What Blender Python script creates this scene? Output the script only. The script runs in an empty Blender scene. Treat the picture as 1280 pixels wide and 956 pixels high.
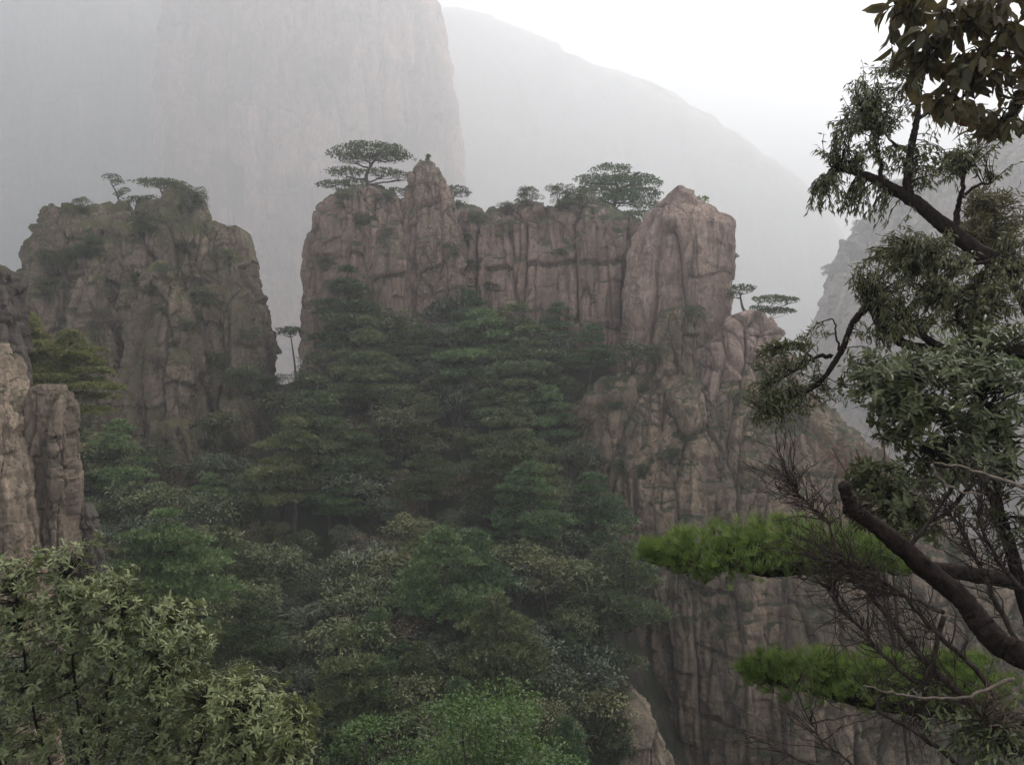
import bpy, math, random
import numpy as np
from mathutils import Vector
from mathutils.bvhtree import BVHTree

sc = bpy.context.scene
COL = sc.collection
# ------------------------------------------------------------------ camera, sky, sun, exposure
cam_d = bpy.data.cameras.new("camera"); cam = bpy.data.objects.new("camera", cam_d); COL.objects.link(cam)
cam.location = (0, 0, 0); cam.rotation_euler = (math.radians(90), 0, 0)
cam_d.lens = 30.0; cam_d.sensor_width = 36.0; cam_d.clip_start = 0.05; cam_d.clip_end = 9000
sc.camera = cam

SUN_EL, SUN_AZ = 55.0, 46.0          # elevation, azimuth to the east of straight ahead (+Y)
world = bpy.data.worlds.new("World"); sc.world = world; world.use_nodes = True
wn = world.node_tree; wn.nodes.clear()
w_out = wn.nodes.new("ShaderNodeOutputWorld"); w_bg = wn.nodes.new("ShaderNodeBackground")
sky = wn.nodes.new("ShaderNodeTexSky"); sky.sky_type = 'NISHITA'; sky.sun_disc = False
sky.sun_elevation = math.radians(SUN_EL); sky.sun_rotation = math.radians(SUN_AZ)
sky.air_density = 1.0; sky.dust_density = 7.0; sky.ozone_density = 1.0; sky.altitude = 1500
hsv = wn.nodes.new("ShaderNodeHueSaturation"); hsv.inputs['Saturation'].default_value = 0.34   # cloud deck: grey, hardly blue
wn.links.new(sky.outputs[0], hsv.inputs['Color']); wn.links.new(hsv.outputs[0], w_bg.inputs[0])
w_bg.inputs[1].default_value = 0.15
wn.links.new(w_bg.outputs[0], w_out.inputs[0])

sun_d = bpy.data.lights.new("sun", 'SUN'); sun = bpy.data.objects.new("sun", sun_d); COL.objects.link(sun)
sun_d.energy = 1.5; sun_d.angle = math.radians(30); sun_d.color = (1.0, 0.96, 0.90)
_e, _a = math.radians(SUN_EL), math.radians(SUN_AZ)
sun.rotation_euler = Vector((math.sin(_a)*math.cos(_e), math.cos(_a)*math.cos(_e), math.sin(_e))).to_track_quat('Z', 'Y').to_euler()

vs = sc.view_settings
vs.view_transform = 'Standard'; vs.look = 'None'; vs.exposure = 2.05; vs.gamma = 1.0; vs.use_curve_mapping = False
sc.cycles.use_denoising = True
sc.cycles.max_bounces = 8; sc.cycles.diffuse_bounces = 3; sc.cycles.glossy_bounces = 2
sc.cycles.transmission_bounces = 3; sc.cycles.volume_bounces = 2; sc.cycles.transparent_max_bounces = 4

HAZE_DENSITY, HAZE_G = 0.0019, 0.50

# ------------------------------------------------------------------ helpers
S = 1.2 / 1280.0                      # metres per photo pixel at one metre of distance
def P(px, py, Y): return np.array(((px-640)*S*Y, Y, (478-py)*S*Y))
RNG = np.random.default_rng(7)

def tag(o, label=None, cat=None, group=None, kind=None):
    if label: o['label'] = label
    if cat: o['category'] = cat
    if group: o['group'] = group
    if kind: o['kind'] = kind
    return o
def empty(name, loc, label, cat, group=None, kind=None):
    o = bpy.data.objects.new(name, None); COL.objects.link(o); o.location = tuple(float(c) for c in loc)
    o.empty_display_size = 0.2
    return tag(o, label, cat, group, kind)

class Geo:
    """collects vertices, quads, triangles and a per-vertex tint, then links ONE mesh object"""
    def __init__(s): s.v = []; s.q = []; s.t = []; s.c = []; s.n = 0
    def add(s, v, q=None, t=None, c=None):
        v = np.asarray(v, float).reshape(-1, 3)
        if q is not None and len(q): s.q.append(np.asarray(q, int).reshape(-1, 4) + s.n)
        if t is not None and len(t): s.t.append(np.asarray(t, int).reshape(-1, 3) + s.n)
        s.c.append(np.full(len(v), 0.5) if c is None else np.asarray(c, float))
        s.v.append(v); s.n += len(v)
    def mesh(s, name, mat, smooth=False, org=(0, 0, 0)):
        me = bpy.data.meshes.new(name)
        v = np.concatenate(s.v) - np.asarray(org, float)
        q = np.concatenate(s.q) if s.q else np.zeros((0, 4), int)
        t = np.concatenate(s.t) if s.t else np.zeros((0, 3), int)
        me.vertices.add(len(v)); me.vertices.foreach_set('co', v.astype(np.float32).ravel())
        me.loops.add(q.size + t.size); me.loops.foreach_set('vertex_index', np.concatenate((q.ravel(), t.ravel())).astype(np.int32))
        me.polygons.add(len(q) + len(t))
        st = np.concatenate((np.arange(len(q))*4, q.size + np.arange(len(t))*3)).astype(np.int32)
        me.polygons.foreach_set('loop_start', st)
        if smooth: me.polygons.foreach_set('use_smooth', np.ones(len(q)+len(t), bool))
        a = me.attributes.new('tint', 'FLOAT', 'POINT'); a.data.foreach_set('value', np.concatenate(s.c).astype(np.float32))
        me.update(calc_edges=True); me.validate(); me.materials.append(mat)
        return me
    def build(s, name, mat, parent=None, smooth=False):
        org = parent.location if parent is not None else (0, 0, 0)
        o = bpy.data.objects.new(name, s.mesh(name, mat, smooth, org)); COL.objects.link(o)
        if parent is not None: o.parent = parent
        return o

def unit(v): return v / np.maximum(np.linalg.norm(v, axis=-1, keepdims=True), 1e-9)

# integer-hash noise, vectorised
def _h(i, j, k, seed):
    h = (i.astype(np.int64)*374761393 + j.astype(np.int64)*668265263 + k.astype(np.int64)*2147483647 + seed*1274126177) & 0xFFFFFFFF
    h = ((h ^ (h >> 13)) * 1274126177) & 0xFFFFFFFF
    h = ((h ^ (h >> 16)) * 2246822519) & 0xFFFFFFFF
    return ((h ^ (h >> 15)) & 0xFFFFFF) / float(0x1000000)
def vnoise(p, seed=0):
    f = np.floor(p); i = f.astype(np.int64); w = p - f; w = w*w*(3-2*w); r = 0
    for a in (0, 1):
        for b in (0, 1):
            for c in (0, 1):
                r = r + _h(i[:, 0]+a, i[:, 1]+b, i[:, 2]+c, seed) * (w[:, 0] if a else 1-w[:, 0]) * (w[:, 1] if b else 1-w[:, 1]) * (w[:, 2] if c else 1-w[:, 2])
    return r*2 - 1
def fbm(p, n=4, seed=0, gain=0.5):
    r = 0; a = 1.0; tot = 0
    for k in range(n): r = r + a*vnoise(p*(2.03**k) + 17.3*k, seed+k); tot += a; a *= gain
    return r/tot
def worley(p, seed=0):
    f = np.floor(p).astype(np.int64); d1 = np.full(len(p), 9.); d2 = np.full(len(p), 9.); r = np.zeros(len(p))
    for a in (-1, 0, 1):
        for b in (-1, 0, 1):
            for c in (-1, 0, 1):
                i, j, k = f[:, 0]+a, f[:, 1]+b, f[:, 2]+c
                d = np.sqrt((i+_h(i, j, k, seed)-p[:, 0])**2 + (j+_h(i, j, k, seed+1)-p[:, 1])**2 + (k+_h(i, j, k, seed+2)-p[:, 2])**2)
                nr = d < d1
                d2 = np.where(nr, d1, np.minimum(d2, d)); r = np.where(nr, _h(i, j, k, seed+3), r); d1 = np.where(nr, d, d1)
    return d1, d2, r*2 - 1

# ------------------------------------------------------------------ materials
def new_mat(name):
    m = bpy.data.materials.new(name); m.use_nodes = True; nt = m.node_tree
    return m, nt, nt.nodes['Principled BSDF']
def node(nt, kind, **kw):
    n = nt.nodes.new(kind)
    for k, v in kw.items():
        if k in n.inputs: n.inputs[k].default_value = v
        else: setattr(n, k, v)
    return n
def mixc(nt, fac, a, b):
    m = nt.nodes.new("ShaderNodeMix"); m.data_type = 'RGBA'
    for sock, val in ((0, fac), (6, a), (7, b)):
        if isinstance(val, (int, float, tuple)): m.inputs[sock].default_value = val if not isinstance(val, tuple) else (*val, 1) if len(val) == 3 else val
        else: nt.links.new(val, m.inputs[sock])
    return m.outputs[2]
def ramp(nt, src, lo, hi):
    r = nt.nodes.new("ShaderNodeMapRange"); r.interpolation_type = 'SMOOTHSTEP'
    r.inputs[1].default_value = lo; r.inputs[2].default_value = hi; nt.links.new(src, r.inputs[0]); return r.outputs[0]
def noise_at(nt, pos, scale, stretch, detail=6, rough=0.6, dist=0.0):
    mp = nt.nodes.new("ShaderNodeMapping"); mp.inputs['Scale'].default_value = tuple(scale*s for s in stretch); nt.links.new(pos, mp.inputs[0])
    n = node(nt, "ShaderNodeTexNoise", Scale=1.0, Detail=detail, Roughness=rough, Distortion=dist); nt.links.new(mp.outputs[0], n.inputs['Vector'])
    return n.outputs[0]
def rock_mat(name, base, light, stain, moss, k=1.0, moss_amt=0.5, bump=0.55):
    """granite: patches, vertical water stains, lichen and moss where the face leans up"""
    m, nt, b = new_mat(name); L = nt.links.new
    g = nt.nodes.new("ShaderNodeNewGeometry"); pos = g.outputs['Position']
    c = mixc(nt, ramp(nt, noise_at(nt, pos, 0.33*k, (1, 1, 0.55), 7, 0.62, 0.6), 0.38, 0.62), base, light)
    c = mixc(nt, ramp(nt, noise_at(nt, pos, 1.5*k, (1, 1, 0.09), 6, 0.6, 0.5), 0.52, 0.72), c, stain)
    c = mixc(nt, ramp(nt, noise_at(nt, pos, 0.9*k, (1, 1, 0.06), 5, 0.55, 0.3), 0.58, 0.75), c, tuple(x*1.25 for x in light))
    c = mixc(nt, ramp(nt, noise_at(nt, pos, 5.0*k, (1, 1, 0.5), 8, 0.7, 0.8), 0.35, 0.75), c, tuple(x*0.62 for x in base))
    if moss_amt > 0:
        sx = nt.nodes.new("ShaderNodeSeparateXYZ"); L(g.outputs['Normal'], sx.inputs[0])
        ad = node(nt, "ShaderNodeMath", operation='MULTIPLY_ADD'); L(noise_at(nt, pos, 0.8*k, (1, 1, 0.6), 6, 0.65), ad.inputs[0]); ad.inputs[1].default_value = 1.7; L(sx.outputs[2], ad.inputs[2])
        f = ramp(nt, ad.outputs[0], 1.35 - moss_amt*0.5, 1.75 - moss_amt*0.5)
        mc = mixc(nt, noise_at(nt, pos, 4*k, (1, 1, 1), 5, 0.7), moss, tuple(x*0.45 for x in moss))
        c = mixc(nt, f, c, mc)
    L(c, b.inputs['Base Color']); b.inputs['Roughness'].default_value = 0.85; b.inputs['Specular IOR Level'].default_value = 0.25
    bp = node(nt, "ShaderNodeBump", Strength=bump, Distance=0.25/k)
    ad2 = node(nt, "ShaderNodeMath", operation='ADD'); L(noise_at(nt, pos, 2.2*k, (1, 1, 0.22), 9, 0.68, 0.7), ad2.inputs[0]); L(noise_at(nt, pos, 6*k, (1, 1, 0.8), 7, 0.7, 0.3), ad2.inputs[1])
    mp = nt.nodes.new("ShaderNodeMapping"); mp.inputs['Scale'].default_value = (1.7*k, 1.7*k, 0.45*k)
    wv = node(nt, "ShaderNodeVectorMath", operation='ADD'); wn2 = node(nt, "ShaderNodeTexNoise", Scale=0.9*k, Detail=4.0); L(pos, wn2.inputs['Vector']); L(pos, wv.inputs[0]); L(wn2.outputs['Color'], wv.inputs[1]); L(wv.outputs[0], mp.inputs[0])
    vo = nt.nodes.new("ShaderNodeTexVoronoi"); vo.feature = 'DISTANCE_TO_EDGE'; vo.inputs['Scale'].default_value = 1.0; L(mp.outputs[0], vo.inputs['Vector'])
    ad3 = node(nt, "ShaderNodeMath", operation='MULTIPLY_ADD'); L(ramp(nt, vo.outputs['Distance'], 0.0, 0.05), ad3.inputs[0]); ad3.inputs[1].default_value = 0.5; L(ad2.outputs[0], ad3.inputs[2])
    L(ad3.outputs[0], bp.inputs['Height']); L(bp.outputs[0], b.inputs['Normal'])
    return m
def leaf_mat(name, a, bcol, rough=0.5, trans=0.25, accent=None):
    m, nt, b = new_mat(name); L = nt.links.new
    at = nt.nodes.new("ShaderNodeAttribute"); at.attribute_name = 'tint'
    oi = nt.nodes.new("ShaderNodeObjectInfo")
    c = mixc(nt, at.outputs['Fac'], a, bcol)
    if accent: c = mixc(nt, ramp(nt, at.outputs['Fac'], 0.93, 0.96), c, accent)
    hs = nt.nodes.new("ShaderNodeHueSaturation"); L(c, hs.inputs['Color'])
    mr = nt.nodes.new("ShaderNodeMapRange"); L(oi.outputs['Random'], mr.inputs[0]); mr.inputs[3].default_value = 0.75; mr.inputs[4].default_value = 1.3
    L(mr.outputs[0], hs.inputs['Value'])
    mh = nt.nodes.new("ShaderNodeMapRange"); L(oi.outputs['Random'], mh.inputs[0]); mh.inputs[3].default_value = 0.515; mh.inputs[4].default_value = 0.485
    L(mh.outputs[0], hs.inputs['Hue'])
    L(hs.outputs[0], b.inputs['Base Color']); b.inputs['Roughness'].default_value = rough; b.inputs['Specular IOR Level'].default_value = 0.3
    tr = nt.nodes.new("ShaderNodeBsdfTranslucent"); L(hs.outputs[0], tr.inputs[0])
    mx = nt.nodes.new("ShaderNodeMixShader"); mx.inputs[0].default_value = trans
    L(b.outputs[0], mx.inputs[1]); L(tr.outputs[0], mx.inputs[2]); L(mx.outputs[0], nt.nodes['Material Output'].inputs[0])
    return m
def bark_mat(name, a, bcol, k=20):
    m, nt, b = new_mat(name); L = nt.links.new
    g = nt.nodes.new("ShaderNodeNewGeometry"); pos = g.outputs['Position']
    c = mixc(nt, ramp(nt, noise_at(nt, pos, k, (1, 1, 0.7), 7, 0.7, 0.5), 0.35, 0.65), a, bcol); L(c, b.inputs['Base Color'])
    b.inputs['Roughness'].default_value = 0.85; b.inputs['Specular IOR Level'].default_value = 0.08
    bp = node(nt, "ShaderNodeBump", Strength=0.6, Distance=0.02); L(noise_at(nt, pos, k*2.5, (1, 1, 0.6), 6, 0.7, 0.4), bp.inputs['Height']); L(bp.outputs[0], b.inputs['Normal'])
    return m
M = {
 'rock': rock_mat('granite', (0.165, 0.112, 0.086), (0.290, 0.195, 0.148), (0.050, 0.038, 0.031), (0.055, 0.060, 0.025)),
 'rock_bare': rock_mat('bare_granite', (0.175, 0.120, 0.094), (0.310, 0.215, 0.165), (0.060, 0.046, 0.038), (0.06, 0.06, 0.03), 1.0, 0.0),
 'rock_post': rock_mat('brown_granite', (0.125, 0.092, 0.066), (0.215, 0.160, 0.115), (0.045, 0.035, 0.028), (0.05, 0.05, 0.02), 2.0, 0.1),
 'rock_haze_tone': rock_mat('haze_toned_granite', (0.330, 0.310, 0.295), (0.460, 0.430, 0.400), (0.22, 0.21, 0.20), (0.2, 0.2, 0.15), 0.05, 0.0, 0.4),  # haze painted into the colour: pale so the far ridge fades into fog
 'rock_dark': rock_mat('dark_granite', (0.055, 0.043, 0.036), (0.100, 0.078, 0.064), (0.03, 0.025, 0.022), (0.05, 0.05, 0.02), 1.5, 0.1),
 'rock_moss': rock_mat('mossy_granite', (0.130, 0.092, 0.068), (0.220, 0.154, 0.108), (0.040, 0.032, 0.028), (0.080, 0.070, 0.028), 1.0, 0.95),
 'rock_tan': rock_mat('tan_granite', (0.165, 0.122, 0.086), (0.290, 0.218, 0.155), (0.055, 0.041, 0.031), (0.055, 0.055, 0.025), 2.0, 0.2),
 'rock_brown': rock_mat('cliff_granite', (0.125, 0.090, 0.062), (0.260, 0.182, 0.120), (0.038, 0.030, 0.022), (0.050, 0.052, 0.022), 1.0, 0.35),  # yellow-brown granite of the fluted cliff and nearby blocks
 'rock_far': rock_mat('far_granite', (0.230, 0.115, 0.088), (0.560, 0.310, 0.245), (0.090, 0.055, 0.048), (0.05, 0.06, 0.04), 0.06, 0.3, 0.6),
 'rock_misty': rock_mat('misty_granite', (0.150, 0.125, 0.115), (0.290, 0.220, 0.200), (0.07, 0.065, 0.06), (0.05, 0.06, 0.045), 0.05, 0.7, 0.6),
 'rock_side': rock_mat('side_granite', (0.200, 0.150, 0.130), (0.340, 0.260, 0.225), (0.08, 0.07, 0.06), (0.05, 0.06, 0.03), 0.23, 0.3, 0.5),
 'soil': rock_mat('forest_floor', (0.060, 0.043, 0.033), (0.095, 0.070, 0.052), (0.026, 0.020, 0.016), (0.030, 0.036, 0.014), 1.2, 0.9),
 'pine': leaf_mat('pine_needles', (0.034, 0.050, 0.019), (0.102, 0.124, 0.044), 0.55, 0.15),
 'pine_green': leaf_mat('bright_pine_needles', (0.070, 0.108, 0.020), (0.250, 0.320, 0.068), 0.5, 0.3, (0.16, 0.10, 0.045)),
 'pine_mid': leaf_mat('mid_green_pine_needles', (0.040, 0.070, 0.026), (0.120, 0.172, 0.060), 0.5, 0.2),
 'pine_olive': leaf_mat('olive_pine_needles', (0.048, 0.058, 0.020), (0.125, 0.138, 0.048), 0.55, 0.2),
 'pine_yellow': leaf_mat('yellowing_pine_needles', (0.080, 0.088, 0.024), (0.210, 0.200, 0.062), 0.55, 0.25),
 'dark_leaf': leaf_mat('dark_leaves', (0.034, 0.044, 0.018), (0.108, 0.128, 0.048), 0.5, 0.15),
 'grey_leaf': leaf_mat('grey_green_leaves', (0.040, 0.054, 0.030), (0.105, 0.122, 0.068), 0.5, 0.15),
 'olive_leaf': leaf_mat('olive_leaves', (0.050, 0.052, 0.020), (0.135, 0.135, 0.054), 0.55, 0.2),
 'brown_leaf': leaf_mat('brown_leaves', (0.070, 0.048, 0.032), (0.130, 0.092, 0.060), 0.7, 0.15),
 'fresh_leaf': leaf_mat('fresh_green_leaves', (0.045, 0.080, 0.016), (0.090, 0.150, 0.030), 0.5, 0.3),
 'bush_leaf': leaf_mat('bush_leaves', (0.052, 0.068, 0.022), (0.205, 0.222, 0.092), 0.40, 0.25),
 'bush_leaf2': leaf_mat('pale_bush_leaves', (0.070, 0.088, 0.028), (0.200, 0.215, 0.085), 0.42, 0.25),
 'droop_leaf': leaf_mat('drooping_leaves', (0.050, 0.052, 0.020), (0.175, 0.165, 0.072), 0.45, 0.35, (0.12, 0.055, 0.035)),
 'whorl_leaf': leaf_mat('whorled_leaves', (0.042, 0.050, 0.016), (0.170, 0.172, 0.064), 0.38, 0.28),
 'rust_leaf': leaf_mat('rusty_olive_leaves', (0.060, 0.060, 0.018), (0.120, 0.080, 0.030), 0.55, 0.3),
 'maple_leaf': leaf_mat('broad_leaves', (0.045, 0.042, 0.016), (0.095, 0.068, 0.024), 0.5, 0.4, (0.12, 0.035, 0.024)),
 'bark': bark_mat('dark_bark', (0.008, 0.005, 0.004), (0.026, 0.017, 0.013), 25),
 'bark_far': bark_mat('brown_bark', (0.050, 0.038, 0.032), (0.085, 0.066, 0.056), 6),
 'twig': bark_mat('grey_twig_bark', (0.024, 0.017, 0.014), (0.075, 0.055, 0.044), 40),
 'red_twig': bark_mat('reddish_twig_bark', (0.110, 0.055, 0.040), (0.200, 0.110, 0.080), 20),
 'dead_twig': bark_mat('bleached_twig_bark', (0.090, 0.070, 0.055), (0.210, 0.165, 0.125), 40),
}

# ------------------------------------------------------------------ the ground: one sheet, TPS through surveyed points
ctrl = [P(*c) for c in [
 (20,600,47),(100,560,51),(200,560,55),(300,530,58),(350,486,61),(400,480,61),(480,425,61),(560,395,61),(640,425,59),(700,440,58),(760,470,56),
 (100,680,43),(200,680,46),(300,650,48),(400,620,49),(500,610,50),(600,600,50),(690,600,49),(740,640,47),
 (800,960,43),(860,1040,44),(940,1080,45),(1040,1080,46),(1160,1060,47),(100,800,37),(250,800,37),(380,800,37),(500,790,37),(600,790,38),(700,780,39),(770,800,41),
 (350,940,30),(450,950,29),(560,950,29),(680,950,31),(760,1030,33),(860,1150,37),(1000,1200,36),(1200,1200,34),
 (0,900,30),(-300,700,40),(-300,560,60),(1500,1000,36)]]
ctrl += [np.array(c, float) for c in [(0,0,-1.75),(-3,2,-1.9),(3,2,-1.8),(0,5,-3.4),(-5,8,-5.6),(4,5,-3.6),(6,8,-5.5),(0,10,-8),(-6,14,-11),(2,15,-11.5),(8,15,-11),
 (0,20,-15.5),(-8,21,-15.5),(12,22,-17),(20,20,-16),(-20,20,-15),(0,-12,2),(-20,-5,0),(20,-5,0),(20,8,-4),(-20,8,-5),
 (0,80,-14),(-30,80,-16),(30,75,-22),(50,60,-26),(-55,60,-18),(60,35,-24),(-60,30,-16)]]
ctrl = np.array(ctrl)
def _tps(d): return np.where(d > 1e-6, d*d*np.log(np.maximum(d, 1e-6)), 0)
_n = len(ctrl); _K = _tps(np.linalg.norm(ctrl[:, None, :2]-ctrl[None, :, :2], axis=2)) + np.eye(_n)*2.0
_Pm = np.hstack((np.ones((_n, 1)), ctrl[:, :2])); _A = np.zeros((_n+3, _n+3)); _A[:_n, :_n] = _K; _A[:_n, _n:] = _Pm; _A[_n:, :_n] = _Pm.T
_W = np.linalg.solve(_A, np.concatenate((ctrl[:, 2], np.zeros(3))))
def H(x, y):
    x = np.asarray(x, float); y = np.asarray(y, float); sh = x.shape; x = x.ravel(); y = y.ravel()
    d = np.sqrt((x[:, None]-ctrl[None, :, 0])**2 + (y[:, None]-ctrl[None, :, 1])**2)
    z = _tps(d) @ _W[:_n] + _W[_n] + _W[_n+1]*x + _W[_n+2]*y
    q = np.maximum(np.maximum(np.abs(x)-55, 0), np.maximum(y-78, np.maximum(-10-y, 0)))
    w = np.clip(q/70, 0, 1); w = w*w*(3-2*w)
    pts = np.stack((x, y, np.zeros_like(x)), 1)
    z = np.clip(z, -60, 12)*(1-w) + (-58 + 8*fbm(pts*0.012, 3, 5))*w
    near = np.clip((np.hypot(x, y)-5)/12, 0, 1)
    return (z + fbm(pts*0.22, 4, 3)*1.0*near).reshape(sh)
def axis(lo, hi, a, b, n):        # dense between a and b, coarse beyond
    core = np.linspace(a, b, n); l = a - np.geomspace(1, a-lo+1, 26)[1:][::-1] + 1; r = b + np.geomspace(1, hi-b+1, 26)[1:] - 1
    return np.concatenate((l, core, r))
gx = axis(-2980, 2980, -62, 62, 250); gy = axis(-50, 4580, -12, 85, 200)
GX, GY = np.meshgrid(gx, gy); GZ = H(GX, GY)
def grid_quads(nr, ncol, wrap=False):
    i = np.arange(nr-1)[:, None]*ncol; j = np.arange(ncol if wrap else ncol-1)[None, :]; j2 = (j+1) % ncol
    return np.stack((i+j, i+j2, i+ncol+j2, i+ncol+j), -1).reshape(-1, 4)
g = Geo(); g.add(np.stack((GX, GY, GZ), -1), grid_quads(len(gy), len(gx)))
tag(g.build('ground', M['soil'], None, True), kind='structure')

def hit(px, py, y0=18, y1=75):
    """where the sight line through a photo pixel meets the ground sheet"""
    Y = np.linspace(y0, y1, 240); x = (px-640)*S*Y; z = (478-py)*S*Y
    below = np.nonzero(H(x, Y) >= z)[0]
    if not len(below): return None
    k = below[0]; return np.array((x[k], Y[k], H(x[k:k+1], Y[k:k+1])[0]))

# ------------------------------------------------------------------ rock bodies
def body(prof, Y, b, nu=420, nv=260, cell=2.6, stretch=4.0, amp=1.0, rough=1.0, e=0.62, seed=0, cap=0.35, lean=0.0, nc=26, blk=1.0, sub=1.0, rib=0.20, crk=1.0):
    """solid rock: rings of a rounded-box plan that follow the traced outline, then jointed, cracked and worn in 3D"""
    py = np.array([p[0] for p in prof], float); xl = np.array([p[1] for p in prof], float); xr = np.array([p[2] for p in prof], float)
    tt = np.linspace(0, 1, nv); pys = py[0] + (py[-1]-py[0])*tt
    l = np.interp(pys, py, xl); r = np.interp(pys, py, xr)
    z = (478-pys)*S*Y; cx = ((l+r)/2-640)*S*Y; a = (r-l)/2*S*Y
    bb = b*(0.35+0.65*np.clip(a/np.percentile(a, 60), 0, 1.15))
    cy = Y + lean*(z[0]-z)
    s = np.linspace(0, 1, nc)[:-1]                    # cap rings, centre first
    z = np.concatenate((z[0] + cap*a[0]*(1-s**2), z)); cx = np.concatenate((np.full(nc-1, cx[0]), cx)); cy = np.concatenate((np.full(nc-1, cy[0]), cy))
    bb = np.concatenate((bb[0]*np.maximum(s, 1e-3), bb)); a = np.concatenate((a[0]*np.maximum(s, 1e-3), a))
    nf = int(nu*0.74)
    th = np.concatenate((np.linspace(-math.pi, 0, nf, endpoint=False), np.linspace(0, math.pi, nu-nf, endpoint=False)))
    # even steps along the rounded box rather than in angle
    def pt(t): return np.sign(np.cos(t))*np.abs(np.cos(t))**e, np.sign(np.sin(t))*np.abs(np.sin(t))**e
    tf = np.linspace(-math.pi, 0, 2000); fx, fy = pt(tf); am = a.max(); bm = bb.max()
    L = np.concatenate(([0], np.cumsum(np.hypot(np.diff(fx)*am, np.diff(fy)*bm)))); th[:nf] = np.interp(np.linspace(0, L[-1], nf, endpoint=False), L, tf)
    ux, uy = pt(th)
    V = np.stack((cx[:, None]+a[:, None]*ux, cy[:, None]+bb[:, None]*uy, np.repeat(z[:, None], nu, 1)), -1)
    # outward normals from the grid
    du = np.roll(V, -1, 1) - np.roll(V, 1, 1); dv = np.gradient(V, axis=0); N = unit(np.cross(dv, du)); 
    c0 = np.stack((cx, cy, z), -1)[:, None, :]; N *= np.sign(np.sum(N*(V-c0), -1, keepdims=True)+1e-9)
    rows = len(z); k0 = nc-1
    N[:k0] = unit(N[:k0]*0.3 + np.array((0, 0, 1.0))*(1-s[:, None, None])**0.5 + 1e-6)
    p = V.reshape(-1, 3) + seed*31.7; n = N.reshape(-1, 3)
    pw = p*np.array((1, 1, 0.3))/cell*0.6; w = np.stack((fbm(pw, 3, seed), fbm(pw+9, 3, seed+1), fbm(pw+21, 3, seed+2)), 1)
    q = p*np.array((1, 1, 0.5/stretch))/cell + w*0.38
    d1, d2, r1 = worley(q, seed)
    e1, e2, r2 = worley(q*np.array((2.6, 2.6, 3.2)) + 5.3 + w*0.2, seed+9)
    ck1 = np.exp(-((d2-d1)/0.05)**2); ck2 = np.exp(-((e2-e1)/0.07)**2)
    ribs = fbm(p*np.array((1, 1, 0.10))/cell*2.6 + w*0.4, 4, seed+4)
    led = fbm(p*np.array((0.35, 0.35, 1.3))/cell + w*0.4, 3, seed+6)
    def blocks(rr, hh, sd):            # each column breaks into blocks at its own heights
        zz = p[:, 2]/hh + rr*37.0 + w[:, 0]*0.35 + (p[:, 0]*0.25*np.sin(rr*40) + p[:, 1]*0.25*np.cos(rr*23))/hh
        bi = np.floor(zz); fr = zz - bi; k = (rr*5000).astype(np.int64)
        return _h(bi.astype(np.int64), k, k*0+sd, seed)*2 - 1, np.exp(-(np.minimum(fr, 1-fr)/0.035)**2), fr
    g1, h1, f1 = blocks(r1, cell*1.5, 1); g2, h2, f2 = blocks(r2, cell*0.8, 2)
    d = amp*(0.30*r1 + 0.13*r2*sub + blk*(0.22*g1 + 0.12*g2 - 0.14*h1 - 0.05*h2 - 0.10*f1) + rib*ribs + 0.10*led - 0.30*ck1*crk - 0.10*ck2*sub) + rough*(0.15*fbm(p/cell*1.6, 5, seed+7, 0.58) + 0.07*fbm(p*np.array((1, 1, .45))/cell*6, 4, seed+8, 0.6) + 0.22*np.abs(fbm(p*np.array((1, 1, .3))/cell*2.6 + 3.1, 3, seed+10, 0.6)) - 0.12*np.abs(fbm(p*np.array((.6, .6, 1.2))/cell*3.1 + 7.7, 3, seed+11)))
    d *= cell*0.5
    lim = np.repeat(np.minimum(0.42, 1.0)*np.maximum(np.concatenate((np.full(nc-1, a[k0]), a[k0:])), 0.2), nu); d = np.clip(d, -lim, lim*0.6)
    V = V + (N.reshape(-1, 3)*d[:, None]).reshape(V.shape)
    V[0] = V[0].mean(0)
    return V.reshape(-1, 3), grid_quads(rows, nu, True)[:, ::-1], rows, nu
BVH = []
def add_rock(geo, *args, reg=True, **kw):
    v, q, rows, nu = body(*args, **kw); geo.add(v, q)
    if reg:
        vi = v.reshape(rows, nu, 3)[::3, ::3]; BVH.append(BVHTree.FromPolygons([tuple(x) for x in vi.reshape(-1, 3)], grid_quads(vi.shape[0], vi.shape[1], True).tolist()))
def hit_rock(px, py):
    d = Vector(P(px, py, 1.0)).normalized(); best = None
    for t in BVH:
        r = t.ray_cast(Vector((0, 0, 0)), d, 400)
        if r[0] is not None and (best is None or r[3] < best[3]): best = r
    return best
def rock(name, mat, label, cat, prof, Y, b, **kw):
    g = Geo(); add_rock(g, prof, Y, b, **kw); o = g.build(name, M[mat], None, True)
    return tag(o, label, cat, None, 'structure')

# far walls in the mist
rock('mountain', 'rock_far', 'huge pale pink granite pillar fading into mist behind the summits', 'mountain',
     [(-8,250,520),(0,236,533),(40,232,553),(70,230,560),(120,228,568),(180,226,576),(240,224,580),(420,218,588),(560,212,594)], 790, 140,
     nu=420, nv=260, cell=44, stretch=6, amp=0.7, rough=1.3, seed=11, reg=False, cap=0.02)
rock('mountain', 'rock_misty', 'dim grey mountain wall in mist, beside the pale pillar', 'mountain',
     [(-6,-420,255),(40,-430,258),(120,-440,262),(250,-440,266),(420,-450,280),(560,-450,300)], 930, 150, nu=300, nv=200, cell=72, stretch=4, amp=0.8, seed=12, cap=0.01, reg=False)
rock('ridge', 'rock_haze_tone', 'barely visible far slope dissolving into bright mist', 'ridge',
     [(42,420,620),(72,420,690),(108,410,775),(145,400,850),(190,390,925),(235,380,985),(285,370,1030),(420,360,1090),(520,350,1120)], 1430, 180, nu=300, nv=180, cell=90, stretch=2.5, amp=0.22, rough=0.7, seed=17, reg=False, cap=0.05)
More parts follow.
